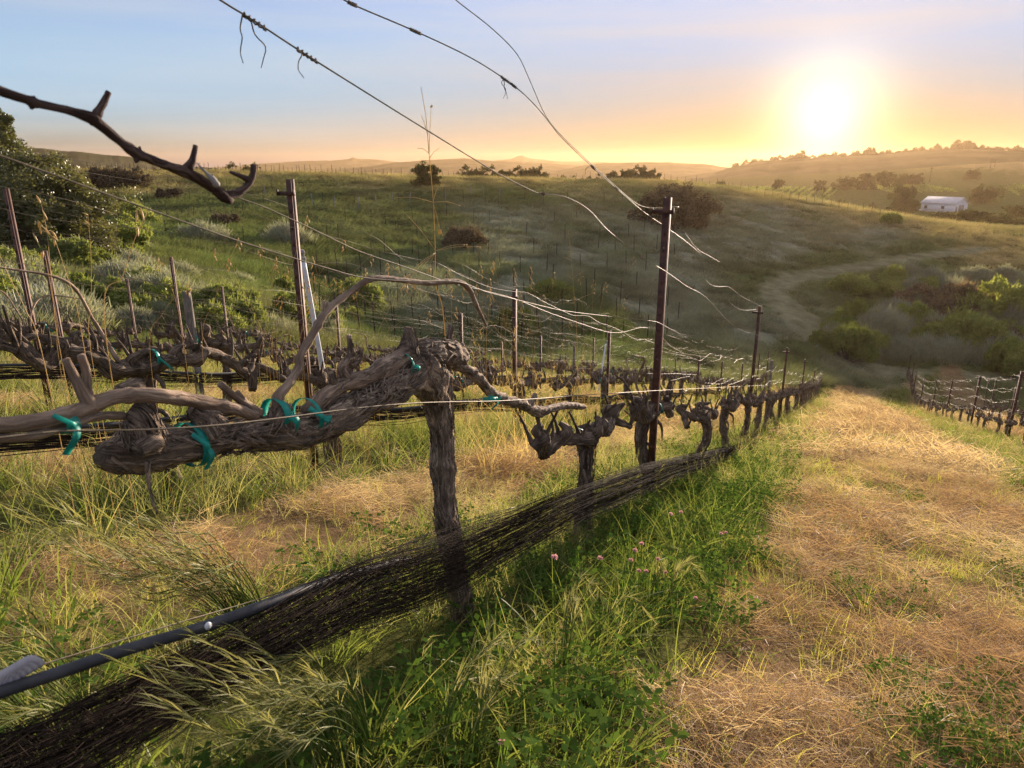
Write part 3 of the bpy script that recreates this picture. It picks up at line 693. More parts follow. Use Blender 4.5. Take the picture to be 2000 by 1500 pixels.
wire([(-80, 280), (0, 304), (60, 325), (175, 367), (280, 405), (455, 467), (560, 500), (640, 524), (710, 542), (800, 549), (874, 549), (905, 553), (950, 570), (1000, 583), (1060, 598), (1108, 608), (1200, 619), (1274, 627), (1294, 634), (1306, 641), (1330, 655), (1344, 683), (1352, 700)], P1 - .04,
     'thick wire rising from the vine cane across the oak and shrubs', .0016, G1, 0, None, seed=12)
wire([(415, 340), (428, 366), (470, 388), (520, 406), (620, 452), (700, 490), (790, 521), (874, 551), (920, 562), (1000, 582), (1060, 606), (1090, 617), (1140, 634), (1170, 644), (1190, 649), (1216, 649), (1252, 640), (1274, 644), (1294, 660), (1310, 676), (1335, 690)], P1 + .03,
     'thick wire leaving the tied end of the slanting cane', .0015, G1, 0, None, seed=13)
wire([(700, 480), (810, 506), (850, 512), (905, 540), (960, 562), (1000, 569), (1030, 572), (1060, 588), (1090, 603), (1120, 616), (1148, 617), (1170, 630), (1192, 637), (1216, 648), (1240, 662), (1262, 664), (1294, 678), (1320, 688), (1360, 694), (1400, 700)], P1 + .1, 'thin wavy sunlit wire sagging behind the vine head', .0011, G1, 0, None, seed=14)
wire([(-80, 861), (0, 855), (120, 842), (290, 839), (430, 830), (560, 815), (700, 797), (800, 788), (880, 785), (1000, 782), (1150, 771), (1250, 765), (1300, 762), (1420, 756), (1500, 752)], P1 - .09, 'taut cordon wire crossing in front of the thick gnarled arm', .002, G1, 0, None, seed=15)
wire([(-60, 1338), (56, 1306), (200, 1262), (350, 1216), (500, 1172), (640, 1125), (700, 1104), (867, 1031), (1035, 982), (1087, 964), (1180, 940)], P1 - .01, 'thin support wire strung just above the black drip hose', .0015, G1, 0, None, seed=16)
# drip hose
hp, hr = conv([(-90, 1385, 13), (0, 1352, 13), (120, 1312, 12.5), (250, 1268, 12), (405, 1222, 11.5), (560, 1166, 11), (650, 1134, 10.5), (740, 1106, 8), (800, 1092, 6)], P1 - .10)
hose = thing('drip_hose', hp[0], 'black drip irrigation hose strung along the row above the netting', 'hose')
mb = MB(); tube(mb, hp - hp[0], hr, 14, .03); mb.build('tube', MT['hose'], hose)
def at_row(px, py, dP=0): return rowpt(px, py, P1 - .08 + dP) - hp[0]
mb = MB(); c = at_row(405, 1222, -.032); tube(mb, np.array([c, c + np.array([-PX_, -PY_, 0]) * .004]), [.0085, .0085], 16, .01); mb.build('pale_disc', MT['white'], hose)  # small pale disc set on the face of the hose
mb = MB()
for k in range(3):
    c = at_row(652 + k * 5, 1132 - k * 3, -.0); th = np.linspace(0, 6.28, 18); rr = .014
    ring = c + rr * np.stack([np.cos(th) * PX_ * .9 + 0 * th, np.cos(th) * PY_ * .9, np.sin(th)], 1); tube(mb, ring, np.full(18, .0022), 5, .01, 0, True, 0, True)
c = at_row(648, 1125); tube(mb, np.array([c, c + [0, 0, .018]]), [.005, .003], 6, .005)
mb.build('wire_tie', MT['wire'], hose)
c = at_row(30, 1325, -.01); mb = MB(); th = np.linspace(.2, 3.0, 14)
for s in (-.02, -.01, 0, .01, .02):
    arc = c + np.stack([DHX * (s + .022 * np.cos(th)), DHY * (s + .022 * np.cos(th)), .028 * np.sin(th) - .008], 1); tube(mb, arc, np.full(14, .0075), 6, .01, .1, True, 3, True)
mb.build('strap', plain_mat('grey_strap', (.25, .23, .25), (.4, .38, .4), .8, 0, 20, .2), hose)
# rolled-up bird netting hanging along the hose
TOP = [(-120, 1480), (0, 1436), (120, 1385), (250, 1325), (400, 1252), (520, 1192), (620, 1140), (700, 1094), (800, 1058), (900, 1028), (1010, 992), (1120, 949), (1250, 908), (1350, 886), (1450, 866)]
BOT = [(-120, 1640), (0, 1590), (120, 1530), (250, 1452), (400, 1372), (520, 1302), (620, 1252), (700, 1222), (800, 1196), (900, 1152), (1010, 1082), (1120, 1018), (1250, 960), (1350, 918), (1450, 886)]
tp = np.array([rowpt(a, b, P1 - .12) for a, b in TOP]); bt = np.array([rowpt(a, b, P1 - .17) for a, b in BOT])
g = np.random.default_rng(5); nb = thing('bird_netting', tp[0], 'dark bundle of rolled bird netting sagging along the drip hose', 'netting')
mb = MB(); uu = np.linspace(0, 1, 120); tpi = np.stack([np.interp(uu, np.linspace(0, 1, len(tp)), tp[:, k]) for k in range(3)], 1); bti = np.stack([np.interp(uu, np.linspace(0, 1, len(bt)), bt[:, k]) for k in range(3)], 1)
NS = 300
for k in range(NS):
    h = (k + .5) / NS; h = h ** .85
    hv = np.clip(h + .05 * vnoise(uu * 9, uu * 0 + k * 3.1, 2) + .08 * vnoise(uu * 3, uu * 0 + k * .21, 4), -.04, 1.04)
    off = .05 * vnoise(uu * 5, uu * 0 + k * .35, 8) + .02 * vnoise(uu * 17, uu * 0 + k * 1.7, 9)
    p = tpi * (1 - hv)[:, None] + bti * hv[:, None]; p[:, 0] += PX_ * off; p[:, 1] += PY_ * off
    tube(mb, p - tp[0], np.full(120, .00075 * g.uniform(.6, 1.6)), 3, .1, 0, False, 0, True)
mb.build('strand', MT['net'], nb)['kind'] = 'stuff'
mb = MB()
for k in range(1500):
    u0 = g.uniform(0, 1) ** 1.2; h0 = g.uniform(0, .9); n = 5; us = np.clip(u0 + np.linspace(0, g.normal() * .012, n), 0, 1); hs = np.clip(h0 + np.linspace(0, g.uniform(.08, .3), n), 0, 1.05)
    p = np.stack([np.interp(us, uu, tpi[:, c] ) for c in range(3)], 1) * (1 - hs)[:, None] + np.stack([np.interp(us, uu, bti[:, c]) for c in range(3)], 1) * hs[:, None]
    o_ = g.normal(size=n) * .02; p[:, 0] += PX_ * o_; p[:, 1] += PY_ * o_
    tube(mb, p - tp[0], np.full(n, .0005), 3, .1, 0, False, 0, True)
mb.build('mesh_thread', MT['net'], nb)['kind'] = 'stuff'
# green tape ties
def ribbon(mb, c, path, wdt, wdir):
    p = np.array(path); n = len(p); wv = np.asarray(wdir) * wdt * .5
    th = np.asarray([0, 0, .0004]); nn = np.cross(np.gradient(p, axis=0), wdir); nn /= np.linalg.norm(nn, axis=1)[:, None] + 1e-9
    V = np.concatenate([p - wv + nn * .0004, p + wv + nn * .0004, p + wv - nn * .0004, p - wv - nn * .0004]) + c
    q = [(a + i, a + i + 1, b + i + 1, b + i) for i in range(n - 1) for a, b in ((0, n), (n, 2 * n), (2 * n, 3 * n), (3 * n, 0))]
    mb.add(V, q); return mb
ROWV = np.array([DHX, DHY, -SLOPE]); ROWV /= np.linalg.norm(ROWV); ACR = np.array([PX_, PY_, 0])
def tie(px, py, rloop, P, label, tails, wdt=.018, group='green tape ties'):
    c = rowpt(px, py, P); t = thing('vine_tie', c, label, 'tie', group)
    th = np.linspace(0, 6.4, 22); mb = MB()
    ribbon(mb, np.zeros(3), np.stack([ACR * math.cos(a) * rloop + np.array([0, 0, 1]) * math.sin(a) * rloop for a in th]), wdt, ROWV); mb.build('loop', MT['tie'], t)
    for dx, dz, w_ in tails:
        mb = MB(); u = np.linspace(0, 1, 8); s = -ACR * (rloop + .004)
        path = s[None] + np.stack([ROWV * dx * a + np.array([0, 0, 1]) * dz * a ** 1.3 - ACR * .012 * math.sin(a * 4) for a in u]); wd_ = np.cross(path[-1] - path[0], ACR); wd_ /= np.linalg.norm(wd_) + 1e-9
        ribbon(mb, np.zeros(3), path, w_, wd_); mb.build('tail', MT['tie'], t)
    return t
tie(132, 828, .018, P1 - .06, 'long green tape tie with a hanging tail on the two outermost canes', [(-.022, -.055, .014), (-.03, .02, .008)], .026)
tie(372, 868, .052, P1, 'green tape tie wrapped round the thick arm next to the big burl', [(-.006, -.05, .014), (-.03, .035, .011)], .02)
tie(540, 808, .04, P1 - .02, 'wide teal tape tie slanting round the base of the upright cane', [(.03, -.04, .02)], .026)
tie(600, 812, .05, P1, 'green tape tie with crumpled knot between upright cane and vine head', [(-.04, .03, .014), (.02, -.02, .012), (.04, .0, .018)], .016)
tie(962, 778, .016, P1, 'green tape tie with two long loose tails on the down-curving cane', [(-.11, .0, .018), (-.06, .01, .014), (-.03, -.045, .012), (.03, .02, .01)], .022)
tie(790, 712, .036, P1 - .02, 'small green tape scrap tucked under the vine head', [(.02, -.02, .012)], .01)
# white wrap tying the slanting cane to the wire
c = rowpt(420, 352, PC - .02); tw = thing('cane_tie', c, 'pale translucent tape binding the slanting cane to its wire', 'tie'); mb = MB()
e = [rowpt(384, 318, PC - .02) - c, rowpt(400, 335, PC - .025) - c, rowpt(415, 350, PC - .03) - c, rowpt(425, 362, PC - .03) - c]; tube(mb, np.array(e), [.0012, .002, .005, .007], 8, .006, .4); mb.build('wrap', MT['palestake'], tw)
# ------------------------------------------------------------------ steel posts, far vines, procedural wires
def post_mesh(h, w=.042, notch=True):
    mb = MB(); d = w * .75; t = .006
    # rolled hat section: web, two flanges and lips
    box(mb, (0, 0, h / 2), (w, t, h)); box(mb, (-w / 2 + t / 2, -d / 2 - t / 2, h / 2), (t, d, h)); box(mb, (w / 2 - t / 2, -d / 2 - t / 2, h / 2), (t, d, h))
    if notch:
        for z in np.arange(.35, h - .05, .12): box(mb, (0, t / 2 + .003, z), (.016, .006, .03))
    return mb
def arm_mesh(h, L=.16, off=.04):
    mb = MB(); box(mb, (off * .5, .012, h - .10), (L, .010, .030)); box(mb, (off * .5 - L / 2 + .004, .02, h - .092), (.008, .012, .045)); box(mb, (off * .5 + L / 2 - .004, .02, h - .092), (.008, .012, .045)); return mb
RZ = math.atan2(PY_, PX_)             # local x across the row
def post(pt, h, label, group, arm=True, w=.042, lean=0.0, lean2=0.0, bury=.12, offx=.04):
    t = thing('trellis_post', (pt[0], pt[1], pt[2] - bury), label, 'post', group); t.rotation_euler = (lean2, lean, RZ)
    post_mesh(h + bury, w).build('stake', MT['rust'], t, False)
    if arm: arm_mesh(h + bury, .16, offx).build('crossarm', MT['rust'], t, False)
    return t
def post_px(top, P, label, group, arm=True, w=.042, lean=0, lean2=0, offx=.04):
    """post whose head is seen at pixel `top`, in the row plane P, standing on the ground"""
    q = rowpt(top[0], top[1], P); b = on_ground(q[0], q[1]); return post(b, q[2] - b[2], label, group, arm, w, lean, lean2, .12, offx)
GP = 'steel posts of the vine row beside the camera'
ROW1 = [(1303, 386), (1484, 598), (1538, 680), (1573, 702), (1592, 722), (1606, 730), (1619, 734)]
L1 = ['tall dark rusted post with crossarm, biggest of all the posts', 'second post down the nearest row, its crossarm against the gully grass', 'third post down the row, just short of the dirt track', 'slim post next after the third one in the row by the path',
      'slim post between two others near the bottom of the row', 'slim post near the low end of the row', 'short post one before the gnarled end post']
post1 = [post_px(p, P1 + .02, l, GP, True, .052 if k == 0 else .045) for k, (p, l) in enumerate(zip(ROW1, L1))]
post_px((1638, 700), P1 + .0, 'end post wrapped in a twisted climbing vine at the foot of the row', GP, False, .06)
GP2 = 'steel posts of the second row'
ROW2 = [(563, 350), (1004, 565), (1190, 645), (1290, 690), (1366, 697), (1411, 706), (1451, 710), (1484, 690), (1502, 686)]
L2 = ['rusty post with crossarm standing behind the upright cane', 'dark post amid dry stalks beyond the vine head', 'thin post where a climbing shoot meets the wires', 'thin post hidden partly behind the tall dark post', 'slim post bearing a green tape bow', 'slim post in the second row beside straw', 'slim post in the second row behind the second tall post', 'leaning slim end post of the second row', 'thicker weathered end post of the second row']
for k, (p, l) in enumerate(zip(ROW2, L2)): post_px(p, ROWS_L[1], l, GP2, k < 2, .045, .0 if k < 2 else 0)
GP3 = 'steel posts of the rows farther up the side'
for p, P, l, ln in (((8, 368), 6.35, 'rusty bare post leaning over the shrubs by the oak', 0), ((84, 490), 6.9, 'rusty thin post beside the tall oat stalks', 0), ((332, 502), 8.9, 'thin rusty post rising out of the shrubs beside the wooden stake', 0), ((246, 545), 11.4, 'short thin rusty post in front of green shrubs', 0), ((432, 560), 11.4, 'short thin rusty post by the dried arching shoots', 0),
                     ((656, 592), 8.9, 'thin rusty post just past the white pipe', 0), ((900, 612), 6.35, 'thin dark post left of the dry seed heads', 0), ((1056, 655), 6.35, 'thin dark post among the tangled wires', 0), ((1160, 660), 6.35, 'thin dark post in the third row near the gully', 0), ((1320, 700), 6.35, 'short dark post at the low end of the third row', 0),
                     ((790, 640), 11.4, 'thin post deep among bare vines', 0), ((980, 668), 8.9, 'short thin post low among bare vines', 0), ((1105, 690), 8.9, 'short thin post in the fourth row', 0)):
    post_px(p, P, l, GP3, False, .036, ln)
GPR = 'steel posts of the row across the path'
RR = [(1995, 735, 19), (1914, 740, 25), (1859, 752, 32), (1827, 761, 36.5), (1804, 748, 43.5), (1790, 730, 51), (1784, 721, 55), (1776, 714, 58)]
LR = ['stout post at the edge of the row across the path', 'second post of the row across the path with curling wires', 'third post of the row across the path above dark vines', 'fourth post of the row across the path', 'fifth post of the row across the path', 'thin post third from the end across the path', 'thin post second from the end across the path', 'last thin post across the path near the weathered strainer']
RPTS = []
for (x, y, t), l in zip(RR, LR):
    q = ray(x, y) * t; b = on_ground(q[0], q[1]); h = min(max(q[2] - b[2], 2.05), 2.6); RPTS.append((b, h)); post(b, h, l, GPR, True, .065)
for x, y, t, l in ((1933, 735, 35, 'thin post of the farther row seen above curled wires'), (1946, 741, 33, 'thin post of the farther row beside another'), (1985, 754, 28.6, 'nearer thin post of the farther row across the path')):
    q = ray(x, y) * t; b = on_ground(q[0], q[1]); post(b, min(max(q[2] - b[2], 1.7), 2.4), l, 'steel posts of the farther row', True, .045)
# weathered wooden stakes and the white pipe
def stake(top, P, w, label, mat='greywood', t=None):
    q = rowpt(top[0], top[1], P) if t is None else ray(*top) * t; b = on_ground(q[0], q[1]); h = max(q[2] - b[2], .8); mb = MB()
    tube(mb, [(0, 0, -.1), (0, 0, h * .5), (0, 0, h - .01), (0, 0, h)], [w, w, w * .98, w * .9], 12, .06, .06, True, 4); o = mb.build('wooden_stake', MT[mat]); o.location = Vector(b); tag(o, label, 'stake'); return o
stake((365, 576), 6.35, .045, 'grey weathered round wooden stake among dark vine heads')
stake((1122, 672), 8.9, .05, 'grey wooden stake in shade among the far vines')
stake((1508, 705), ROWS_L[1] - .1, .09, 'thick weathered strainer stake at the end of the second row')
stake((1773, 727), -3.8, .12, 'squat weathered strainer stake at the end of the row across the path', t=58.5)
def pipe(top, bot, P, label):
    a, b = rowpt(*bot, P), rowpt(*top, P); t = thing('white_pipe', a, label, 'pipe'); mb = MB(); v = b - a; gz = on_ground(a[0], a[1])[2] - a[2]
    if gz < 0: v0 = v / v[2] * gz
    else: v0 = v * 0
    tube(mb, np.array([v0, v * .5, v * .93]), [.021] * 3, 12, .1); mb.build('tube', MT['white'], t)
    mb = MB(); tube(mb, np.array([v * .92, v * .945, v * .95, v * .975, v * .98, v]), [.028, .028, .018, .022, .03, .02], 12, .01); mb.build('cap', MT['palestake'], t)
pipe((588, 488), (632, 730), ROWS_L[1] + .3, 'tilted white plastic pipe with a grey cap next to the rusty post')
pipe((1184, 665), (1172, 745), 6.0, 'small upright white pipe beyond the bare vines')

# ------------------------------------------------------------------ bare vines of the rows
def make_vine(seed, hero=False):
    g = np.random.default_rng(100 + seed)
    t = thing('grape_vine', (0, 0, 0), 'bare pruned grapevine', 'grapevine', 'grapevines')
    row = np.array([DHX, DHY, -SLOPE]); H = g.uniform(.68, .8); mb = MB()
    lean = g.normal(size=2) * .05
    tube(mb, [(0, 0, -.12), (lean[0] * .3, lean[1] * .3, .2), (lean[0], lean[1], H * .65), (lean[0] * .6, lean[1] * .6, H), (0, 0, H + .07)], [.066, .052, .046, .06, .045], 12, .03, .34, True, seed)
    for k in range(3):
        z0 = g.uniform(.1, H); a = g.uniform(0, 6.28); tube(mb, [(lean[0] * .7, lean[1] * .7, z0), (.05 * math.cos(a), .05 * math.sin(a), z0 - .05), (.075 * math.cos(a), .075 * math.sin(a), z0 - .18)], [.02, .016, .003], 5, .03, .3, True, seed + k)
    mb.build('trunk', MT['darkbark'], t)
    mb = MB(); shred(mb, [(0, 0, .1), (lean[0], lean[1], H * .65), (lean[0] * .6, lean[1] * .6, H), (0, 0, H + .05)], [.055, .048, .06, .05], 90, seed, .014, (.003, .008)); mb.build('bark', MT['peel'], t)
    sp = []
    for sgn in (-1, 1):
        L = g.uniform(.66, .86); n = 7; pts = [np.array([0, 0, H])]
        for k in range(1, n):
            pts.append(row * sgn * L * k / (n - 1) + np.array([g.normal() * .03, g.normal() * .03, H + .02 + g.normal() * .035]))
        mb = MB(); tube(mb, pts, np.linspace(.046, .028, n) * g.uniform(.85, 1.2), 11, .025, .42, True, seed * 3 + sgn)
        for k in range(5):
            j = int(g.integers(1, n - 1)); c = pts[j]; tube(mb, [c - [0, 0, .02], c + [g.normal() * .02, g.normal() * .02, .05], c + [g.normal() * .03, g.normal() * .03, .09]], [.034, .036, .014], 9, .02, .3, True, seed + k)
        mb.build('arm', MT['darkbark'], t)
        for k in range(int(g.integers(9, 13))):
            c = pts[int(g.integers(1, n))] + [0, 0, .05]; hgt = g.uniform(.06, .17); a = g.uniform(0, 6.28); o = np.array([math.cos(a), math.sin(a), 0]) * hgt * .55
            sp.append([c - [0, 0, .04], c + o * .5 + [0, 0, hgt * .45], c + o * .8 + [g.normal() * .02, g.normal() * .02, hgt]])
    for s in sp[:20]:
        mb = MB(); tube(mb, s, [.013, .008, .005], 7, .03, .15, True, seed); mb.build('spur', MT['darkbark'], t)
    for k in range(1 if seed % 2 else 0):
        c = np.array([0, 0, H]) + row * g.uniform(-.5, .5); sg = g.choice([-1, 1]); hgt = g.uniform(.25, .45)
        pts = [c, c + [g.normal() * .05, g.normal() * .05, hgt * .5], c + row * sg * .15 + [g.normal() * .06, g.normal() * .06, hgt * .95], c + row * sg * .5 + [0, 0, hgt * g.uniform(.8, 1.0)]]
        mb = MB(); tube(mb, pts, [.012, .009, .008, .004], 7, .03, .12, True, seed, False, .2); mb.build('cane', MT['cane'], t)
    mb = MB(); c = np.array([0, 0, H + .03]) + row * g.uniform(-.4, .4); th = np.linspace(0, 6.4, 14)
    ribbon(mb, c, np.stack([ACR * math.cos(a) * .05 + np.array([0, 0, 1]) * math.sin(a) * .05 for a in th]), .022, ROWV)
    ribbon(mb, c - ACR * .055, np.stack([ROWV * .07 * a + np.array([0, 0, -.06]) * a for a in np.linspace(0, 1, 5)]), .02, np.array([0, 0, 1.0])); mb.build('tape_tie', MT['tie'], t)
    return t
protos = [make_vine(s) for s in range(9)]
used = set()
def plant(P, D, label, group, k, sc=1.0):
    x, y = XY(P, D); b = on_ground(x, y); pr = protos[k % 9]; zs = sc * (1 + .12 * math.sin(D * 7 + P * 3))
    if k % 9 not in used: used.add(k % 9); pr.location = Vector(b); pr['label'] = label; pr['group'] = group; pr.scale = (sc, sc, zs); return pr
    return copy_tree(pr, b, label, group, (sc, sc, zs))
k = 0
names1 = ['stubby dark vine with peeling bark just beyond the down-curving cane', 'knobbly vine beside the foot of the tall dark post', 'grey-trunked vine next after the tall dark post', 'dark vine fourth after the hero vine in the nearest row', 'vine beside the second post of the nearest row']
for i, D in enumerate((3.66, 5.3, 7.2, 9.3, *np.arange(11.0, 48, 1.75))):
    plant(P1 + .02, float(D), names1[i] if i < 5 else 'small dark bare vine far down the nearest row', 'grapevines' if i < 5 else 'bare vines far down the nearest row', k); k += 1
names2 = {1: 'dark vine with heavy drooping trunk in the second row near the picture edge', 2: 'second-row vine between the wooden stake and the rusty post', 3: 'shaggy second-row vine at the foot of the rusty crossarm post'}
for i, D in enumerate(np.arange(-.6, 40, 1.72)):
    D = float(D) if i > 3 else (-.5, 1.1, 2.81, 4.3)[i]
    plant(ROWS_L[1], D, names2.get(i - 1 + 0, 'bare dark vine along the second row') if i in (2, 3, 4) else 'bare dark vine along the second row', 'bare vines of the second row' if i not in (2, 3, 4) else 'grapevines', k, 1.12 if i < 5 else 1.0); k += 1
for P, D0, D1, nm in ((6.35, .5, 34, 'third'), (8.9, 2, 28, 'fourth'), (11.4, 4, 22, 'fifth')):
    for D in np.arange(D0, D1, 1.65):
        plant(P, float(D) + .2 * math.sin(k), f'bare dark vine along the {nm} row', f'bare vines of the {nm} row', k); k += 1
rb = [b for b, h in RPTS]; arc = np.linspace(0, len(rb) - 1.05, 26)
P0, D0 = PD(rb[0][0], rb[0][1])
for i, u in enumerate(np.concatenate([[-.55, -.3], arc])):
    j = max(0, int(math.floor(u))); f = u - j; q = rb[j] + (rb[j + 1] - rb[j]) * f
    p_, d_ = PD(q[0], q[1]); plant(p_, d_, 'bare dark vine in the row across the path', 'bare vines across the path', k, .82); k += 1
for D in np.arange(20, 44, 1.9):
    plant(-6.3, float(D), 'bare dark vine in the farther row across the path', 'bare vines of the farther row', k); k += 1
# climbing vine wound round the end post
q = rowpt(1638, 700, P1); b = on_ground(q[0], q[1]); t = thing('climbing_vine', b, 'twisted vine stem wound tightly round the end post', 'vine'); hh = q[2] - b[2]
for s in range(2):
    th = np.linspace(0, 16 + 3 * s, 60); mb = MB(); tube(mb, np.stack([.07 * np.cos(th + s * 2), .07 * np.sin(th + s * 2), th / th[-1] * hh], 1), np.full(60, .03), 7, .05, .3, True, s, True); mb.build('stem', MT['cane'], t)

# ------------------------------------------------------------------ wires of the other rows
def rowwire(P, D0, D1, h, label, group, r=.0022, wob=.05, seed=0, step=1.1):
    D = np.arange(D0, D1, step); x, y = XY(np.full(len(D), P), D); z = G(x, y, False) + h - .05 * np.sin((D - D0) / 5.5 * math.pi) ** 2
    return wire(None, P, label, r, group, wob, None, 5, 'wire', 'trellis_wire', seed, np.stack([x, y, z], 1))
sd = 100
for P, D0, D1, nm in ((3.79, -1.2, 41, 'second'), (6.35, -1, 35, 'third'), (8.9, 1, 29, 'fourth'), (11.4, 3, 23, 'fifth')):
    hs = [(.88, 'cordon'), (1.12, 'low foliage'), (1.4, 'middle foliage'), (1.68, 'upper foliage'), (1.98, 'top')]
    for h, wn in hs:
        for dp in ((0,) if wn == 'cordon' else (-.06, .06)):
            sd += 1; rowwire(P + dp, D0, D1, h + (.03 if dp > 0 else 0), f'{wn} wire of the {nm} vine row', f'{wn} wires of the {nm} row', .0011, .035 if wn == 'cordon' else .09, sd)
for h, wn in ((1.1, 'low foliage'), (1.35, 'middle foliage')):
    for dp in (-.06, .06): sd += 1; rowwire(P1 + dp, 5.2, 48, h, f'{wn} wire sunlit far along the nearest row', f'{wn} wires far along the nearest row', .0013, .07, sd)
for h, wn in ((.9, 'cordon'), (1.25, 'lower foliage'), (1.6, 'middle foliage'), (1.93, 'top')):
    for dp in (-.07, .07):
        sd += 1; pts = []
        for i in range(len(rb) - 1):
            for u in (0, .25, .5, .75): c = rb[i] + (rb[i + 1] - rb[i]) * u; pts.append([c[0] + PX_ * dp, c[1] + PY_ * dp, c[2] + h * (RPTS[i][1] / 2.0) - .12 * math.sin(u * math.pi)])
        wire(None, 0, f'{wn} wire curling along the row across the path', .0018, f'{wn} wires across the path', .08, None, 5, 'wire', 'trellis_wire', sd, np.array(pts))
# black hoses of the second and third rows
for P, nm, hgt in ((3.79, 'second', .5), (6.35, 'third', .55)):
    D = np.arange(-1.2, 26, .5); x, y = XY(np.full(len(D), P - .05), D); z = G(x, y, False) + hgt + .03 * np.sin(D * 2.1); p = np.stack([x, y, z], 1); t = thing('drip_hose', p[0], f'black drip hose with bunched netting along the {nm} row', 'hose'); mb = MB(); tube(mb, p - p[0], np.full(len(p), .014), 7, .3); mb.build('tube', MT['hose'], t)
    mb = MB(); gg = np.random.default_rng(int(P * 10))
    for s in range(40):
        q = p - p[0]; q = q + np.stack([PX_ * .04 * vnoise(D * .8, D * 0 + s * .7, 3), PY_ * .04 * vnoise(D * .8, D * 0 + s * .7, 3), -.02 - .10 * (s / 40) + .04 * vnoise(D * .7, D * 0 + s, 5)], 1); tube(mb, q, np.full(len(q), .003), 3, .3, 0, False, 0, True)
    mb.build('netting', MT['net'], t)['kind'] = 'stuff'
# ------------------------------------------------------------------ scattered ground cover (uncountable)
def unlinked(name, mb, mat):
    o = bpy.data.objects.new(name, mb.mesh(name, mat, False)); return o
def scatter(name, label, pts, rot, scl, pid, protos, col=None):
    c = bpy.data.collections.new(name + '_source')
    for i, p in enumerate(protos): p.name = f'{name}_source_{i:02d}'; c.objects.link(p)
    n = len(pts); me = bpy.data.meshes.new(name); me.vertices.add(n); me.vertices.foreach_set('co', np.asarray(pts, np.float32).ravel())
    a = me.attributes.new('rot', 'FLOAT_VECTOR', 'POINT'); a.data.foreach_set('vector', np.asarray(rot, np.float32).ravel())
    a = me.attributes.new('scl', 'FLOAT_VECTOR', 'POINT'); a.data.foreach_set('vector', np.asarray(scl, np.float32).ravel())
    a = me.attributes.new('pid', 'INT', 'POINT'); a.data.foreach_set('value', np.asarray(pid, np.int32))
    cc = np.ones((n, 4), np.float32) * .5
    if col is not None: cc[:, :3] = col
    a = me.attributes.new('col', 'FLOAT_COLOR', 'POINT'); a.data.foreach_set('color', cc.ravel())
    o = bpy.data.objects.new(name, me); COL.objects.link(o); tag(o, label, kind='stuff')
    ng = bpy.data.node_groups.new(name, 'GeometryNodeTree'); ng.interface.new_socket('Geometry', in_out='INPUT', socket_type='NodeSocketGeometry'); ng.interface.new_socket('Geometry', in_out='OUTPUT', socket_type='NodeSocketGeometry')
    gi = ng.nodes.new('NodeGroupInput'); go_ = ng.nodes.new('NodeGroupOutput'); m2p = ng.nodes.new('GeometryNodeMeshToPoints'); iop = ng.nodes.new('GeometryNodeInstanceOnPoints'); ci = ng.nodes.new('GeometryNodeCollectionInfo')
    ci.inputs[0].default_value = c; ci.inputs['Separate Children'].default_value = True; ci.inputs['Reset Children'].default_value = True
    def attr(nm, ty):
        q = ng.nodes.new('GeometryNodeInputNamedAttribute'); q.data_type = ty; q.inputs[0].default_value = nm; return q.outputs[0]
    L = ng.links.new; e2r = ng.nodes.new('FunctionNodeEulerToRotation')
    L(gi.outputs[0], m2p.inputs[0]); L(m2p.outputs[0], iop.inputs['Points']); L(ci.outputs[0], iop.inputs['Instance']); iop.inputs['Pick Instance'].default_value = True
    L(attr('pid', 'INT'), iop.inputs['Instance Index']); L(attr('rot', 'FLOAT_VECTOR'), e2r.inputs[0]); L(e2r.outputs[0], iop.inputs['Rotation']); L(attr('scl', 'FLOAT_VECTOR'), iop.inputs['Scale']); L(iop.outputs[0], go_.inputs[0])
    md = o.modifiers.new('scatter', 'NODES'); md.node_group = ng; return o

def tuft(seed, n, R, h, w, bend, lean=.35, segs=3, mat='green', heads=0.0, hz=0.0):
    g = np.random.default_rng(seed); a = g.uniform(0, 6.28, n); r = R * np.sqrt(g.uniform(0, 1, n))
    b = np.stack([r * np.cos(a), r * np.sin(a), np.full(n, -.02)], 1); a2 = a + g.normal(size=n) * 1.0; le = np.abs(g.normal(size=n)) * lean
    d = np.stack([np.cos(a2) * le, np.sin(a2) * le, np.ones(n)], 1); d /= np.linalg.norm(d, axis=1)[:, None]
    ln = h * g.uniform(.45, 1.05, n); mb = MB(); strips(mb, b, d, ln, w * g.uniform(.6, 1.2, n), np.clip(g.normal(bend, bend * .5, n), 0, 1.3), segs, None, g)
    if heads:
        m = int(n * heads)
        for i in range(m):
            p0 = b[i] + d[i] * ln[i] * .9; p0[2] -= .1 * ln[i] * bend
            k = 10; hb = p0 + np.outer(np.linspace(0, .09, k), d[i]) + g.normal(size=(k, 3)) * .004; hd = d[i] + g.normal(size=(k, 3)) * .35; hd /= np.linalg.norm(hd, axis=1)[:, None]
            strips(mb, hb, hd, np.full(k, .05), np.full(k, .0032), np.full(k, .2), 1, None, g)
    return unlinked('t', mb, MT[mat])
def litter(seed, n, R, l0, l1, w, hmax=.05, mat='straw', up=.0):
    g = np.random.default_rng(seed); a = g.uniform(0, 6.28, n); r = R * np.sqrt(g.uniform(0, 1, n))
    b = np.stack([r * np.cos(a), r * np.sin(a), g.uniform(0, hmax, n)], 1); a2 = g.uniform(0, 6.28, n); z = np.abs(g.normal(size=n)) * .22 + up * g.uniform(0, 1, n) ** 2 * 2
    d = np.stack([np.cos(a2), np.sin(a2), z], 1); d /= np.linalg.norm(d, axis=1)[:, None]
    mb = MB(); strips(mb, b, d, g.uniform(l0, l1, n), w * g.uniform(.6, 1.3, n), g.uniform(0, .5, n), 2, None, g, .5); return unlinked('l', mb, MT[mat])
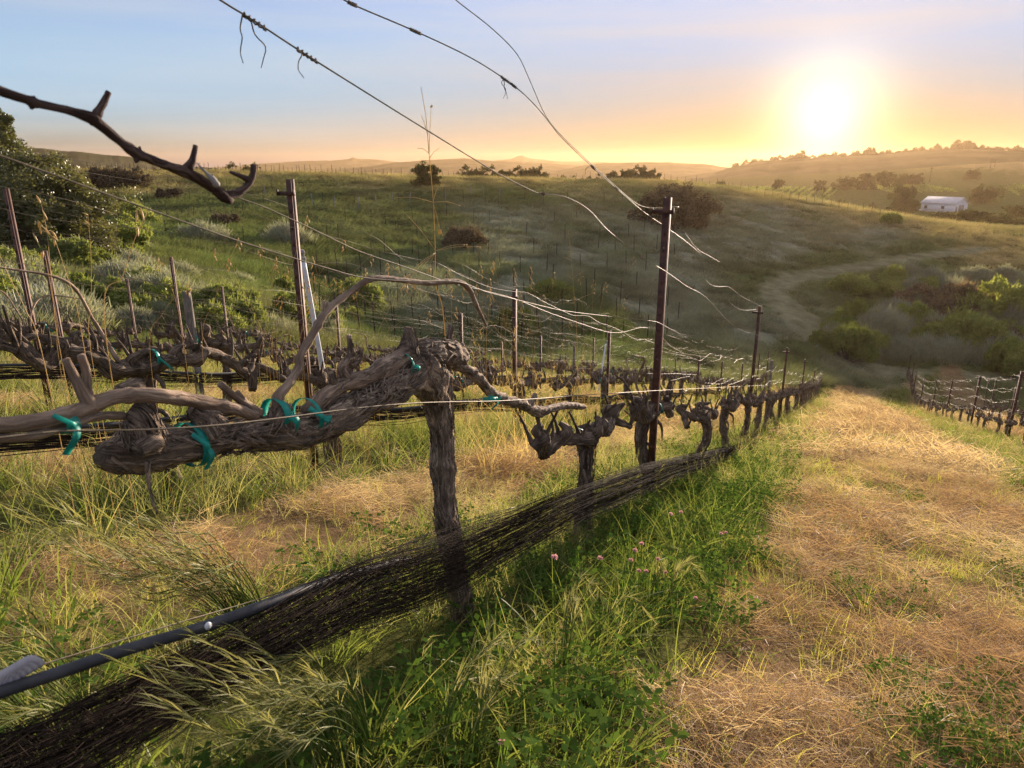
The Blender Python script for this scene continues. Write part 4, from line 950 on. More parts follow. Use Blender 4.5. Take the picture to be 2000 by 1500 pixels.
def cloverpatch(seed, n=26, R=.14, h=.16, s=.022):
    g = np.random.default_rng(seed); mb = MB()
    a = g.uniform(0, 6.28, n); r = R * np.sqrt(g.uniform(0, 1, n)); z = h * g.uniform(.25, 1, n); c = np.stack([r * np.cos(a), r * np.sin(a), z], 1)
    strips(mb, np.stack([c[:, 0] * .6, c[:, 1] * .6, 0 * z], 1), (c - np.stack([c[:, 0] * .6, c[:, 1] * .6, 0 * z], 1)) / np.linalg.norm(c - np.stack([c[:, 0] * .6, c[:, 1] * .6, 0 * z], 1), axis=1)[:, None], z, np.full(n, .002), np.zeros(n), 1, None, g, .2)
    for k in range(3):
        t = g.uniform(0, 6.28, n) * 0 + a + k * 2.1; d = np.stack([np.cos(t), np.sin(t), g.uniform(-.25, .35, n)], 1); e = np.stack([-np.sin(t), np.cos(t), g.normal(size=n) * .2], 1); sz = (s * g.uniform(.7, 1.3, n))[:, None]
        V = np.stack([c, c + d * sz * .6 + e * sz * .38, c + d * sz * 1.05, c + d * sz * .6 - e * sz * .38], 1).reshape(-1, 3); mb.add(V, np.arange(n * 4).reshape(-1, 4), None, np.tile([[0, 0], [1, .5], [0, 1], [0, .5]], (n, 1)))
    return unlinked('c', mb, MT['clover'])

def candidates(P0, P1_, D0, D1, dens, seed):
    g = np.random.default_rng(seed); n = int((P1_ - P0) * (D1 - D0) * dens); P = g.uniform(P0, P1_, n); D = g.uniform(D0, D1, n); return P, D, g
def inview(x, y, z, m=.16, zt=.6):
    """keep what can be near the picture (with a margin for a step to the side)"""
    f = C_ * y - S_ * z; u = S_ * y + C_ * z
    return (f > .15) & (np.abs(x) < f * (.7215 + m) + .5) & (u < f * (.541 + m) + .3) & (u > -f * (.541 + m) - .55)
def finish(x, y, g, smin, smax, tilt=.15, npid=4, zs=None):
    z = G(x, y); ok = inview(x, y, z); x, y, z = x[ok], y[ok], z[ok]; n = len(x)
    s = g.uniform(smin, smax, n); scl = np.stack([s, s, s * (g.uniform(.75, 1.25, n))], 1)
    rot = np.stack([g.normal(size=n) * tilt, g.normal(size=n) * tilt, g.uniform(0, 6.28, n)], 1)
    return np.stack([x, y, z], 1), rot, scl, g.integers(0, npid, n)

GREENP = lambda P, D: fbm(P * .9 + 3, D * .55, 77, 3)          # where green regrowth patches the mown alleys
# mown straw litter, fine near the camera, coarser beyond
allp, allr, alls, alli = [], [], [], []
for (D0, D1, dens, sc, off) in ((.2, 4.5, 150, .75, 0), (4.5, 11, 60, 1.15, 0), (11, 30, 24, 1.9, 4), (30, 66, 11, 2.4, 4)):
    P, D, g = candidates(-9.3, 13, D0, D1, dens, int(D0 * 10) + 1); sm = strip_mask(P, D); ok = (g.uniform(0, 1, len(P)) > sm * .93) & (g.uniform(0, 1, len(P)) < (.54 + .9 * fbm(P * 2.2, D * 1.6, 61, 2)) * (1 - .5 * sstep(-.2, .7, GREENP(P, D)))) & (D < row_end(P) + g.normal(size=len(P)) * .7) & (P < 12.8)
    x, y = XY(P[ok], D[ok]); p, r, s, i = finish(x, y, g, sc * .65, sc * 1.45, .16, 4); br = fbm(p[:, 0] * .9, p[:, 1] * .9, 62, 3) + g.normal(size=len(p)) * .35 > .0; i = (i // 2) * 2 + br; allp.append(p); allr.append(r); alls.append(s); alli.append(i + off)
scatter('mown_straw', 'mown dry straw littering the alleys between the vine rows', np.concatenate(allp), np.concatenate(allr), np.concatenate(alls), np.concatenate(alli),
        [litter(s, 130, .17, .035, .15, .0023, .055, ('straw', 'brownstraw', 'straw', 'brownstraw')[s], .35) for s in range(4)] + [litter(10 + s, 90, .22, .04, .12, .0045, .06, ('straw', 'brownstraw', 'straw', 'brownstraw')[s], .7) for s in range(4)])
# short green regrowth in the alleys
allp, allr, alls, alli = [], [], [], []
for (D0, D1, dens, sc, off) in ((.2, 6, 80, .8, 0), (6, 14, 48, 1.1, 0), (14, 32, 30, 1.5, 4), (32, 66, 14, 1.8, 4)):
    P, D, g = candidates(-9.3, 13, D0, D1, dens, int(D0 * 10) + 3); sm = strip_mask(P, D); pr = sstep(-.5, .4, GREENP(P, D)) * .85 + .26
    ok = (g.uniform(0, 1, len(P)) < pr) & (D < row_end(P) + 1.5) & (P < 13) & (sm < .8); x, y = XY(P[ok], D[ok]); p, r, s, i = finish(x, y, g, sc * .6, sc * 1.3, .2, 4); allp.append(p); allr.append(r); alls.append(s); alli.append(i + off)
scatter('short_grass', 'short green and yellowing regrowth in patches among the straw', np.concatenate(allp), np.concatenate(allr), np.concatenate(alls), np.concatenate(alli),
        [tuft(30 + s, 18, .07, .19, .0042, .4, .5, 3, ('green', 'yellowgrass', 'yellowgrass', 'palegrass')[s]) for s in range(4)] + [tuft(36 + s, 20, .11, .17, .007, .35, .45, 2, ('green', 'yellowgrass', 'yellowgrass', 'palegrass')[s]) for s in range(4)])
# tall unmown grass below the rows
allp, allr, alls, alli = [], [], [], []
for (D0, D1, dens, sc, off) in ((-1.5, 4, 75, .9, 0), (4, 10, 42, 1.0, 0), (10, 30, 17, 1.15, 5), (30, 66, 8, 1.35, 5)):
    P, D, g = candidates(-9.3, 13, D0, D1, dens, int(D0 * 10) + 50); sm = strip_mask(P, D); ok = (g.uniform(0, 1, len(P)) < sm ** 1.5) & (D < row_end(P) + 1.0)
    near1 = (P > .3) & (P < 1.2) & (D < 3.2)
    ok &= (g.uniform(0, 1, len(P)) < np.where(near1, .95, 1.0)) & (g.uniform(0, 1, len(P)) < .55 + .6 * vnoise(P * 2, D * 1.1, 41))
    P, D = P[ok], D[ok]; x, y = XY(P, D); p, r, s, i = finish(x, y, g, sc * .6, sc * 1.15, .14, 5); pp, dd = PD(p[:, 0], p[:, 1])
    sh = np.where((pp > .3) & (pp < 2.3), np.where(dd < 4, .64, .72), 1.0); sh = np.where((pp > 2.6) & (dd < 8), 1.0, sh); sh = np.where(pp < -1, .72, sh); s = s * np.stack([np.sqrt(sh), np.sqrt(sh), sh], 1)
    i = np.where((pp > .3) & (pp < 1.25) & (dd < 5) & (g.uniform(0, 1, len(p)) < .85), i % 3, i)  # mostly dark blades in the front strip, the row's shade put into their colour
    allp.append(p); allr.append(r); alls.append(s); alli.append(i + off)
scatter('tall_grass', 'tall unmown green grass growing beneath the vine rows', np.concatenate(allp), np.concatenate(allr), np.concatenate(alls), np.concatenate(alli),
        [tuft(60 + s, 22, .09, .52, .0075, .55, .38, 5, 'green') for s in range(3)] + [tuft(63 + s, 16, .08, .58, .0045, .4, .3, 4, 'palegrass', .5) for s in range(2)] +
        [tuft(70 + s, 20, .13, .50, .012, .5, .38, 3, 'green') for s in range(3)] + [tuft(73 + s, 16, .12, .55, .008, .4, .3, 3, 'palegrass', .3) for s in range(2)])
# clover and burr medic along the nearest row
P, D, g = candidates(.15, 2.1, .2, 12, 75, 5); ok = (g.uniform(0, 1, len(P)) < sstep(.30, .5, P + .25 * vnoise(D * 1.7, P, 9)) * np.where(P < 1.15, 1.0, .35) * np.clip(.55 + .9 * vnoise(D * 1.4, P * 1.2, 12), 0, 1) * (1 - sstep(6, 12, D)))
x, y = XY(P[ok], D[ok]); p1, r1, s1, i1 = finish(x, y, g, .7, 1.35, .15, 4)
P, D, g = candidates(-3.2, .3, .4, 9, 55, 6); ok = g.uniform(0, 1, len(P)) < sstep(.1, .7, fbm(P * 1.3, D * .8, 19, 2)); x, y = XY(P[ok], D[ok]); p2, r2, s2, i2 = finish(x, y, g, .5, .8, .15, 4)
scatter('clover', 'low green clover and medic leaves beside the netting', np.concatenate([p1, p2]), np.concatenate([r1, r2]), np.concatenate([s1, s2]), np.concatenate([i1, i2]), [cloverpatch(s) for s in range(4)])
# grass over the gully, the far hillside and the track verges
g = np.random.default_rng(91); n = 190000; a = np.radians(g.uniform(-43, 43, n)); rr = np.exp(g.uniform(math.log(14), math.log(260), n)); x, y = rr * np.sin(a), rr * np.cos(a)
P, D = PD(x, y); inr = (D < row_end(P) + 1.0) & (P < 13) & (P > -9.3); td = track_dist(x, y); ok = ~inr & (g.uniform(0, 1, n) < np.where(td < 2.0, .06, 1.0)) & (g.uniform(0, 1, n) < .55 + .8 * vnoise(x / 2.4, y / 2.4, 71)); x, y, td = x[ok], y[ok], td[ok]
r_ = np.hypot(x, y); p, r, s, i = finish(x, y, g, .75, 1.45, .12, 5)
x, y = p[:, 0], p[:, 1]; r_ = np.hypot(x, y); cc = cover(x, y); td = track_dist(x, y); gold = sstep(.20, .33, cc[:, 0])
cc = cc * (1 + .45 * vnoise(x / 3.5, y / 6, 55) + .5 * vnoise(x / 1.3, y / 1.3, 56))[:, None]; tuf = vnoise(x / 7, y / 7, 88); cc = cc * (1 - .45 * sstep(.1, .7, tuf))[:, None] + np.array([.075, .13, .03])[None] * (.45 * sstep(.1, .7, tuf))[:, None]
wide = np.clip(r_ / 45, .7, 3.2) ** .6
s = s * np.stack([wide] * 2 + [np.minimum(wide, 1.05) * np.where(td < 1.8, .25, np.where(td < 3, .6, 1.0)) * (1 + .35 * gold)], 1)
scatter('hill_grass', 'long wild grass covering the gully and the opposite hillside', p, r, s, i, [tuft(80 + k, 34, .28, .62, .028, .5, .5, 2, 'hillgrass', .12 if k > 2 else 0) for k in range(5)], np.clip(cc * 1.25, .01, .8))

# ------------------------------------------------------------------ single plants one can point to
def stalk(name, pts, P, label, heads, mat='drystem', r0=.0015, group=None, cat='stalk', hl=.03):
    q = np.array([rowpt(a[0], a[1], P + (a[2] if len(a) > 2 else 0)) for a in pts]); gz = on_ground(q[0][0], q[0][1]); b = q[0].copy()
    if b[2] > gz[2]: q = np.concatenate([gz[None], q]); b = gz
    t = thing(name, b, label, cat, group); ms_ = MB(); tube(ms_, q - b, np.linspace(r0, r0 * .45, len(q)), 5, .03)
    g = np.random.default_rng(int(abs(pts[0][0])) + 3); mb = MB()
    for (hx, hy, kind, ln) in heads:
        c = rowpt(hx, hy, P) - b
        if kind == 'oat':
            d = g.normal(size=3) * .4 + [0, 0, -1]; d /= np.linalg.norm(d)
            tube(mb, np.array([c, c + d * hl * .35, c + d * hl * .7, c + d * hl]), [.001, .0038, .003, .0004], 6, .005)
        elif kind == 'up':
            d = g.normal(size=3) * .5 + [0, 0, 1]; d /= np.linalg.norm(d); tube(mb, np.array([c, c + d * hl * .35, c + d * hl * .7, c + d * hl]), [.001, .0038, .003, .0004], 6, .005)
        else:
            e = rowpt(kind[0], kind[1], P) - b; tube(ms_, np.array([c, (c + e) / 2 + [0, 0, .008], e]), [.0012, .001, .0006], 4, .03)
            if ln:
                for k in range(4):
                    d = (e - c) / np.linalg.norm(e - c) + g.normal(size=3) * .3 + [0, 0, -.4]; d /= np.linalg.norm(d); tube(ms_, np.array([e, e + d * ln * .5, e + d * ln]), [.0008, .0022, .0003], 5, .005)
    hd_ = [rowpt(h[0], h[1], P) - b for h in heads if isinstance(h[2], str)]
    for e0, e1 in zip(hd_[:-1], hd_[1:]): tube(mb, np.array([e0, e1]), [.0005, .0005], 3, .05)
    ms_.build('stem', MT[mat], t)
    if mb.v: mb.build('seed_head', MT[mat], t)
    return t
stalk('oat_stalk', [(205, 640), (240, 540), (262, 470), (280, 430), (287, 415), (280, 404)], 2.3, 'pale wild oat stalk with three fat husks arching above the second row', [(268, 408, 'oat', 0), (274, 405, 'oat', 0), (268, 440, 'oat', 0)], hl=.05, r0=.0018)
stalk('oat_stalk', [(120, 700), (105, 600), (98, 520), (92, 455), (85, 420), (80, 396)], 2.8, 'wild oat stalk with a tall loose seed head in front of the oak', [(80, 398, 'up', 0), (84, 415, 'oat', 0), (90, 428, 'up', 0), (78, 440, 'oat', 0), (88, 445, 'oat', 0), (95, 452, 'oat', 0), (74, 430, 'oat', 0), (98, 460, 'oat', 0)], hl=.035, r0=.0016)
stalk('oat_stalk', [(168, 700), (150, 600), (128, 530), (108, 470), (98, 448)], 2.8, 'thin wild oat stalk bending beside the tall loose seed head', [(64, 455, 'oat', 0), (100, 450, 'oat', 0), (106, 462, 'oat', 0)], hl=.04)
stalk('oat_stalk', [(88, 715), (50, 605), (20, 545), (0, 500), (-15, 480)], 2.4, 'bare straw coloured stalk slanting across the lower shrubs near the leaning post', [(10, 520, (0, 505), 0)])
stalk('oat_stalk', [(178, 690), (178, 600), (178, 510), (172, 418)], 3.0, 'straight thin stalk standing before the oak skirt', [(172, 420, 'up', 0), (175, 440, 'up', 0)])
stalk('oat_stalk', [(118, 720), (112, 640), (102, 580), (90, 510), (84, 488)], 3.1, 'brown stalk crossing the thin rusty post', [(84, 490, 'oat', 0), (80, 492, 'oat', 0)], hl=.04)
stalk('weed_stalk', [(885, 1000), (880, 900), (872, 700), (864, 600), (852, 560), (850, 480), (846, 390), (838, 300), (832, 230), (822, 170)], P1 + .12, 'very tall thin weed with whorls of twigs rising past the lone crest tree',
      [(846, 395, (770, 386), 0), (846, 395, (900, 402), 0), (846, 395, (856, 365), 0), (846, 397, (858, 445), .03), (851, 490, (790, 415), .0), (851, 490, (910, 478), .02), (851, 490, (935, 482), .02), (851, 493, (800, 535), .04), (851, 493, (812, 545), .04), (851, 493, (795, 550), .05), (851, 493, (840, 520), .03), (838, 300, (815, 290), 0), (838, 300, (842, 210), .01), (838, 310, (860, 290), 0), (835, 262, (822, 225), 0)], r0=.0022, cat='weed')
stalk('weed_stalk', [(1128, 760), (1126, 640), (1120, 560), (1116, 510), (1110, 450)], P1 + .9, 'slim dry weed with nodding seed heads at the twisted wires', [(1116, 510, (1098, 502), 0), (1118, 545, (1142, 528), 0), (1118, 545, (1104, 538), 0), (1121, 590, (1160, 572), .04), (1121, 590, (1150, 576), 0), (1121, 592, (1086, 595), .03), (1112, 470, (1118, 495), 0)], r0=.002, cat='weed')
stalk('weed_stalk', [(1448, 780), (1444, 720), (1432, 670), (1406, 632)], P1 + .4, 'small dead weed with pale tips by the second post', [(1406, 634, (1402, 624), .02), (1434, 684, (1416, 682), 0), (1434, 684, (1446, 676), .02), (1446, 683, (1456, 662), .03)], r0=.0025, cat='weed')
rs2 = np.random.default_rng(808); extra = []
for k in range(46):
    x_ = float(rs2.choice([rs2.uniform(480, 760), rs2.uniform(860, 1180), rs2.uniform(20, 480)], p=[.42, .46, .12])); y_ = 700 + rs2.uniform(-20, 60); l_ = rs2.normal() * 70; extra.append(((x_, y_), (x_ + l_ * .35, y_ - rs2.uniform(60, 110)), (x_ + l_, y_ - rs2.uniform(130, 230))))
for k, (a, b_, c_) in enumerate((*extra, ((540, 700), (560, 560), (600, 420)), ((520, 720), (505, 640), (420, 485)), ((650, 760), (600, 640), (560, 520)), ((700, 740), (640, 600), (610, 500)), ((1010, 760), (1000, 690), (905, 560)), ((1060, 780), (1030, 700), (960, 575)), ((990, 800), (985, 700), (1040, 590)), ((930, 780), (960, 680), (890, 600)), ((1085, 830), (1110, 740), (1030, 640)), ((705, 690), (760, 640), (690, 560)))):
    stalk('dry_stalk', [a, b_, c_], 3.2 if a[0] < 800 else 2.4, 'bleached dry oat stalk tangled among the bare vines', [(c_[0], c_[1], 'oat', 0), (c_[0] + 3, c_[1] + 8, 'oat', 0), (c_[0] - 3, c_[1] + 12, 'oat', 0), (c_[0] + 1, c_[1] + 18, 'oat', 0)], group='dry stalks among the bare vines', hl=.03, r0=.0010)
# dry seed-head sprays over the second row
for k, (px, py) in enumerate(((1040, 640), (1000, 620), (1085, 680), (1140, 690), (955, 620))):
    g = np.random.default_rng(300 + k); c = rowpt(px, py + 90, 2.6); b = on_ground(c[0], c[1]); t = thing('dry_grass_clump', b, 'bleached clump of drooping dry grass among the wires', 'grass clump', 'drooping dry grass among the wires'); H = rowpt(px, py, 2.6)[2] - b[2]
    o = tuft(310 + k, 26, .06, H, .004, .55, .32, 6, 'drystem', .8); me = o.data; o2 = bpy.data.objects.new('blade', me); COL.objects.link(o2); o2.parent = t
# arching grasses with barley heads in the foreground
def barley(px, py, Pz, H, label, lean, seed, n=24, dirn=1):
    g = np.random.default_rng(seed); c = rowpt(px, py, Pz); b = on_ground(c[0], c[1]); t = thing('barley_clump', b, label, 'grass clump'); mb = MB(); mh = MB()
    a = g.uniform(0, 6.28, n); base = np.stack([.05 * np.cos(a), .05 * np.sin(a), -.02 + 0 * a], 1); dv = ROWV * dirn
    for i in range(n):
        h = H * g.uniform(.7, 1.08); lx = lean * g.uniform(.5, 1.3); sd = g.normal() * .12
        top = dv * lx * h + ACR * sd * h; p = np.array([base[i], base[i] + top * .12 + [0, 0, h * .5], base[i] + top * .5 + [0, 0, h * .88], base[i] + top * .85 + [0, 0, h * .94], base[i] + top * 1.25 + [0, 0, h * (.94 - .45 * lx)]])
        pp, rr = smooth_path(p, [.0022, .002, .0016, .0012, .0006], .03); tube(mb, pp, rr, 4, .03, 0, False, 0, True)
        m = 26; u = np.linspace(.55, 1, m); idx = (u * (len(pp) - 1)).astype(int); d = pp[np.minimum(idx + 1, len(pp) - 1)] - pp[np.maximum(idx - 1, 0)]; d /= np.linalg.norm(d, axis=1)[:, None]; d = d + g.normal(size=(m, 3)) * .16; d /= np.linalg.norm(d, axis=1)[:, None]
        strips(mh, pp[idx], d, np.full(m, .075), np.full(m, .0026), np.full(m, .15), 2, None, g)
    mb.build('stem', MT['green'], t); mh.build('seed_head', MT['palegrass'], t)
    q = MB(); n2 = 26; a = g.uniform(0, 6.28, n2); le = .35; d = np.stack([np.cos(a) * le, np.sin(a) * le, np.ones(n2)], 1); d /= np.linalg.norm(d, axis=1)[:, None]
    strips(q, np.stack([.07 * np.cos(a), .07 * np.sin(a), 0 * a - .02], 1), d, H * g.uniform(.4, .85, n2), np.full(n2, .008), g.uniform(.2, .9, n2), 5, None, g); q.build('leaf', MT['green'], t)
barley(500, 1240, P1 + .35, .52, 'feathery barley clump bowing over the straw behind the hose', -.75, 1, 40)
barley(120, 1270, P1 + .12, .52, 'blurred barley clump at the picture edge behind the hose', -.5, 2, 26)
barley(690, 1480, .98, .44, 'barley clump with drooping awns in front of the netting', -.75, 3, 34)
barley(900, 1560, .78, .34, 'low barley clump bowing toward the path in the shade', .8, 4, 16)
barley(1290, 1180, .62, .30, 'barley clump beside the pink clover heads', .5, 5, 10)
barley(1120, 1320, .72, .36, 'coarse arching green grass clump in deep shade below the netting', .7, 6, 8)
# broad arching blades
def bladeclump(px, py, Pz, H, label, seed, n=22, w=.012):
    g = np.random.default_rng(seed); c = rowpt(px, py, Pz); b = on_ground(c[0], c[1]); t = thing('grass_clump', b, label, 'grass clump'); q = MB(); a = g.uniform(0, 6.28, n); le = g.uniform(.1, .6, n); d = np.stack([np.cos(a) * le, np.sin(a) * le, np.ones(n)], 1); d /= np.linalg.norm(d, axis=1)[:, None]
    strips(q, np.stack([.06 * np.cos(a), .06 * np.sin(a), 0 * a - .02], 1), d, H * g.uniform(.5, 1.1, n), w * g.uniform(.6, 1.1, n), g.uniform(.3, 1.2, n), 8, None, g); q.build('blade', MT['green'], t)
for k, (px, py, Pz, H, l) in enumerate(((1100, 1340, .8, .42, 'broad bladed grass clump arching below the clover flowers'), (1170, 1290, .72, .40, 'upright bright grass clump left of the path edge'), (960, 1330, .95, .38, 'dark broad grass clump under the netting bundle'), (1330, 1010, .75, .45, 'bright upright grass clump at the end of the netting'), (1480, 960, .62, .5, 'tall sunlit grass clump on the strip edge by the path'), (820, 1480, .82, .36, 'shaded grass clump at the bottom edge'), (1200, 1460, .45, .3, 'small grass clump at the straw edge'), (1420, 880, .9, .5, 'green grass clump hiding the vine feet'))):
    bladeclump(px, py, Pz, H, l, 400 + k)
# clover flower heads
def flower(px, py, Pz, k):
    c = rowpt(px, py, Pz); b = on_ground(c[0], c[1]); b[2] = min(b[2], c[2] - .03); t = thing('clover_flower', b, 'small pink clover flower head standing above the leaves', 'flower', 'pink clover flowers'); g = np.random.default_rng(500 + k); c = c - b
    mb = MB(); tube(mb, np.array([[0, 0, 0], c * .5 + [.006, 0, 0], c]), [.0014, .0012, .001], 4, .03); mb.build('stem', MT['clover'], t)
    mb = MB(); n = 60; d = g.normal(size=(n, 3)); d[:, 2] = np.abs(d[:, 2]) * .9 - .2; d /= np.linalg.norm(d, axis=1)[:, None]; strips(mb, np.tile(c, (n, 1)), d, np.full(n, .009), np.full(n, .003), np.full(n, .1), 2, None, g, .4); mb.build('head', MT['flower'], t)
for k, (px, py) in enumerate(((1083, 1088), (1172, 1090), (1240, 1075), (1232, 1094), (1253, 1062), (1248, 1115), (1262, 1116), (1285, 1092), (1300, 1118), (1330, 1000), (1310, 1004), (1408, 1042), (1418, 1040), (1358, 1168), (1568, 1210), (980, 1450), (1180, 1445), (1500, 1372))): flower(px, py, .62 if px < 1340 else (.45 if px < 1450 else -.1), k)
# fallen twig on the straw
c = ground_hit(1300, 1375); t = MB(); e = [ground_hit(*q) + [0, 0, .012] for q in ((1240, 1400), (1290, 1372), (1340, 1352), (1380, 1335))]; tube(t, np.array(e) - c, [.004, .0045, .004, .002], 6, .02, .2); o = t.build('fallen_twig', MT['twig']); o.location = Vector(c); tag(o, 'pale dry fallen twig lying on the straw at the grass edge', 'twig')
c = ground_hit(1570, 1010); t = MB(); e = [ground_hit(*q) + [0, 0, .015] for q in ((1535, 985), (1565, 1003), (1600, 1020), (1640, 1032))]; tube(t, np.array(e) - c, [.008, .007, .006, .003], 6, .02, .2); o = t.build('fallen_twig', MT['twig']); o.location = Vector(c); tag(o, 'dark fallen cane lying along the bare edge of the path', 'twig')
# ------------------------------------------------------------------ shrubs
MT['thicket'] = plant_mat('dark_thicket_leaf', (.06, .05, .04), (.15, .115, .085), .25, .01)
def shrub_proto(seed, R, H, mat, style, n=60):
    """Empty > foliage, stem. style: 'spike' (sage, upright sprays) or 'leafy' (rounded, small leaves)."""
    g = np.random.default_rng(seed); t = thing('shrub', (0, 0, 0), 'shrub', 'shrub'); mb = MB(); ms = MB()
    a = g.uniform(0, 6.28, n); u = np.sqrt(g.uniform(0, 1, n)); lob = 1 + .22 * np.sin(a * 3 + seed) + .14 * np.sin(a * 5 + seed * 2)
    cx, cy = R * u * lob * np.cos(a) * .85, R * u * lob * np.sin(a) * .85; cz = H * np.sqrt(np.clip(1 - u ** 2 * .9, 0, 1)) * (.78 + .25 * g.uniform(-1, 1, n)); low = g.uniform(0, 1, n) < .45; cz = np.where(low, cz * g.uniform(.25, .8, n), cz)
    out = np.stack([cx / R * .8, cy / R * .8, .55 + 0 * cx], 1); out /= np.linalg.norm(out, axis=1)[:, None]
    for i in range(n):
        c = np.array([cx[i], cy[i], cz[i]])
        if i % 4 == 0: tube(ms, np.array([[cx[i] * .1, cy[i] * .1, -.1], c * [.6, .6, .5], c * .93]), [.025, .014, .005], 5, .12)
        if style == 'spike':
            m = 70; s = R * .20; b = c + g.normal(size=(m, 3)) * s * [.8, .8, .6] - [0, 0, s]; d = out[i] * .45 + [0, 0, .75] + g.normal(size=(m, 3)) * .28; d /= np.linalg.norm(d, axis=1)[:, None]
            strips(mb, b, d, g.uniform(.14, .34, m), g.uniform(.018, .04, m), g.uniform(0, .3, m), 1, None, g, .7)
        else:
            m = 150; s = R * .20; v = g.normal(size=(m, 3)); v /= np.linalg.norm(v, axis=1)[:, None]; b = c + v * (s * g.uniform(.45, 1.1, m) ** .6)[:, None] * [1, 1, .8]
            leaves(mb, b, g.uniform(.06, .12, m), g, .45, .5, v * .5)
            k = 14; d = out[i] * .4 + [0, 0, .9] + g.normal(size=(k, 3)) * .25; d /= np.linalg.norm(d, axis=1)[:, None]; strips(mb, c + g.normal(size=(k, 3)) * s * .4, d, g.uniform(.12, .22, k), g.uniform(.02, .035, k), np.zeros(k), 1, None, g, .6)
    mb.build('foliage', MT[mat], t, False); ms.build('stem', MT['twig'], t); return t
SH = {'sage': [shrub_proto(s, .85, .85, 'sage', 'spike') for s in (1, 2, 3)], 'coyote': [shrub_proto(s, .85, .95, 'coyote', 'leafy') for s in (4, 5, 6)], 'young': [shrub_proto(s, .8, .85, 'yellowgreen', 'leafy', 46) for s in (7, 8)], 'russet': [shrub_proto(9, .9, .9, 'rustshrub', 'leafy')], 'dark': [shrub_proto(10, .9, .8, 'thicket', 'leafy')]}
NM = {'sage': 'sagebrush', 'coyote': 'green_shrub', 'young': 'young_shrub', 'russet': 'russet_shrub', 'dark': 'dark_shrub'}
shused = set()
def shrub(kind, x, y, size, label, group, k, hs=1.0):
    pr = SH[kind][k % len(SH[kind])]; b = on_ground(x, y); sc = (size / .85, size / .85, size / .85 * hs); rz = (k * 2.39) % 6.28
    if id(pr) not in shused:
        shused.add(id(pr)); o = pr; o.location = Vector(b); o.scale = sc; o.rotation_euler[2] = rz; o['label'] = label; o['group'] = group
    else: o = copy_tree(pr, b, label, group, sc, rz)
    o.name = NM[kind]; o['category'] = 'shrub'; return o
k = 0
# thicket across the track: prominent bushes, seen top pixel gives the place on the ground below them
TH = 'bushes of the thicket beyond the dirt track'
for px, py, size, kind, hs, l in ((1655, 690, 1.75, 'coyote', 1.15, 'rounded olive bush standing out at the front of the thicket by the track'), (1597, 662, .8, 'coyote', 1.2, 'small dark bush at the track bend'), (1640, 640, 1.5, 'young', 1.0, 'bright green shrub group above the small dark bush'), (1675, 612, 1.3, 'young', 1.2, 'yellow green shrub tip highest at the thicket edge'), (1720, 645, 2.2, 'sage', .9, 'broad pale grey sagebrush mound in the thicket centre'), (1795, 668, 1.5, 'young', 1.0, 'golden green shrub left of the rounded olive mound'),
                               (1880, 672, 2.4, 'coyote', 1.0, 'wide rounded olive mound catching light in the thicket'), (1870, 608, 2.6, 'russet', 1.0, 'russet brown bush behind the olive mound'), (1940, 615, 2.6, 'coyote', 1.1, 'tall dark green bush with a bright rim in the thicket'), (1990, 720, 2.0, 'coyote', 1.1, 'dark green bush low at the picture edge'), (1960, 655, 1.6, 'young', .9, 'light green shrub below the tall dark green bush'), (1800, 590, 2.2, 'russet', .8, 'reddish brown scrub mound in the middle of the thicket'), (1662, 560, 2.2, 'coyote', .7, 'low dark scrub beside the curving track'), (1985, 690, 1.4, 'sage', 1.0, 'silvery sagebrush at the picture edge'), (1855, 575, 1.7, 'sage', 1.2, 'pale rounded bush on top of the russet scrub')):
    q = ground_hit(px, py + 14, 30); shrub(kind, q[0], q[1], size * 1.3, l, TH, k, hs); k += 1
g = np.random.default_rng(33)
for i in range(130):
    px, py = g.uniform(1585, 2120), g.uniform(545, 742)
    if py < 640 - (px - 1600) * .22 + 20 * math.sin(px / 60) and px < 1720: continue
    if py > 690 + (px - 1600) * .09: continue
    if py < 560 + (1700 - px) * .25 and px < 1900 and py < 575: continue
    q = ground_hit(px, py, 30)
    if track_dist(np.array([q[0]]), np.array([q[1]]))[0] < 2.6: continue
    kd = g.choice(['sage', 'sage', 'sage', 'coyote', 'russet', 'young'], p=[.25, .25, .2, .12, .13, .05]); nm = {'sage': 'grey green sagebrush filling the thicket', 'coyote': 'dull green bush filling the thicket', 'russet': 'brownish bush filling the thicket', 'young': 'light green bush filling the thicket'}[kd]
    shrub(kd, q[0], q[1], g.uniform(1.2, 2.2), nm, nm.split(' filling')[0] + ' fillers of the thicket', k, g.uniform(.7, 1.15)); k += 1
# scrub on the near slope by the oak
LF = (('sage', 'grey green sagebrush on the slope below the oak', .40), ('coyote', 'olive green bush on the slope below the oak', .33), ('young', 'bright green bush on the slope below the oak', .27))
for i in range(120):
    px, py = g.uniform(-120, 720), g.uniform(478, 660)
    if py < 478 + max(0, px - 180) * .27 + 14 * math.sin(px / 50): continue
    q = ground_hit(px, py, 15); P_, D_ = PD(q[0], q[1])
    if P_ < 13.3 and D_ < 30: 
        q = ground_hit(px, 470 + max(0, px - 150) * .22 + g.uniform(0, 50), 18); P_, D_ = PD(q[0], q[1])
        if P_ < 13.3 and D_ < 29: continue
    j = int(g.choice(3, p=[l[2] for l in LF])); shrub(LF[j][0], q[0], q[1], g.uniform(.55, 1.15), LF[j][1], LF[j][1] + 's', k, g.uniform(.75, 1.1)); k += 1
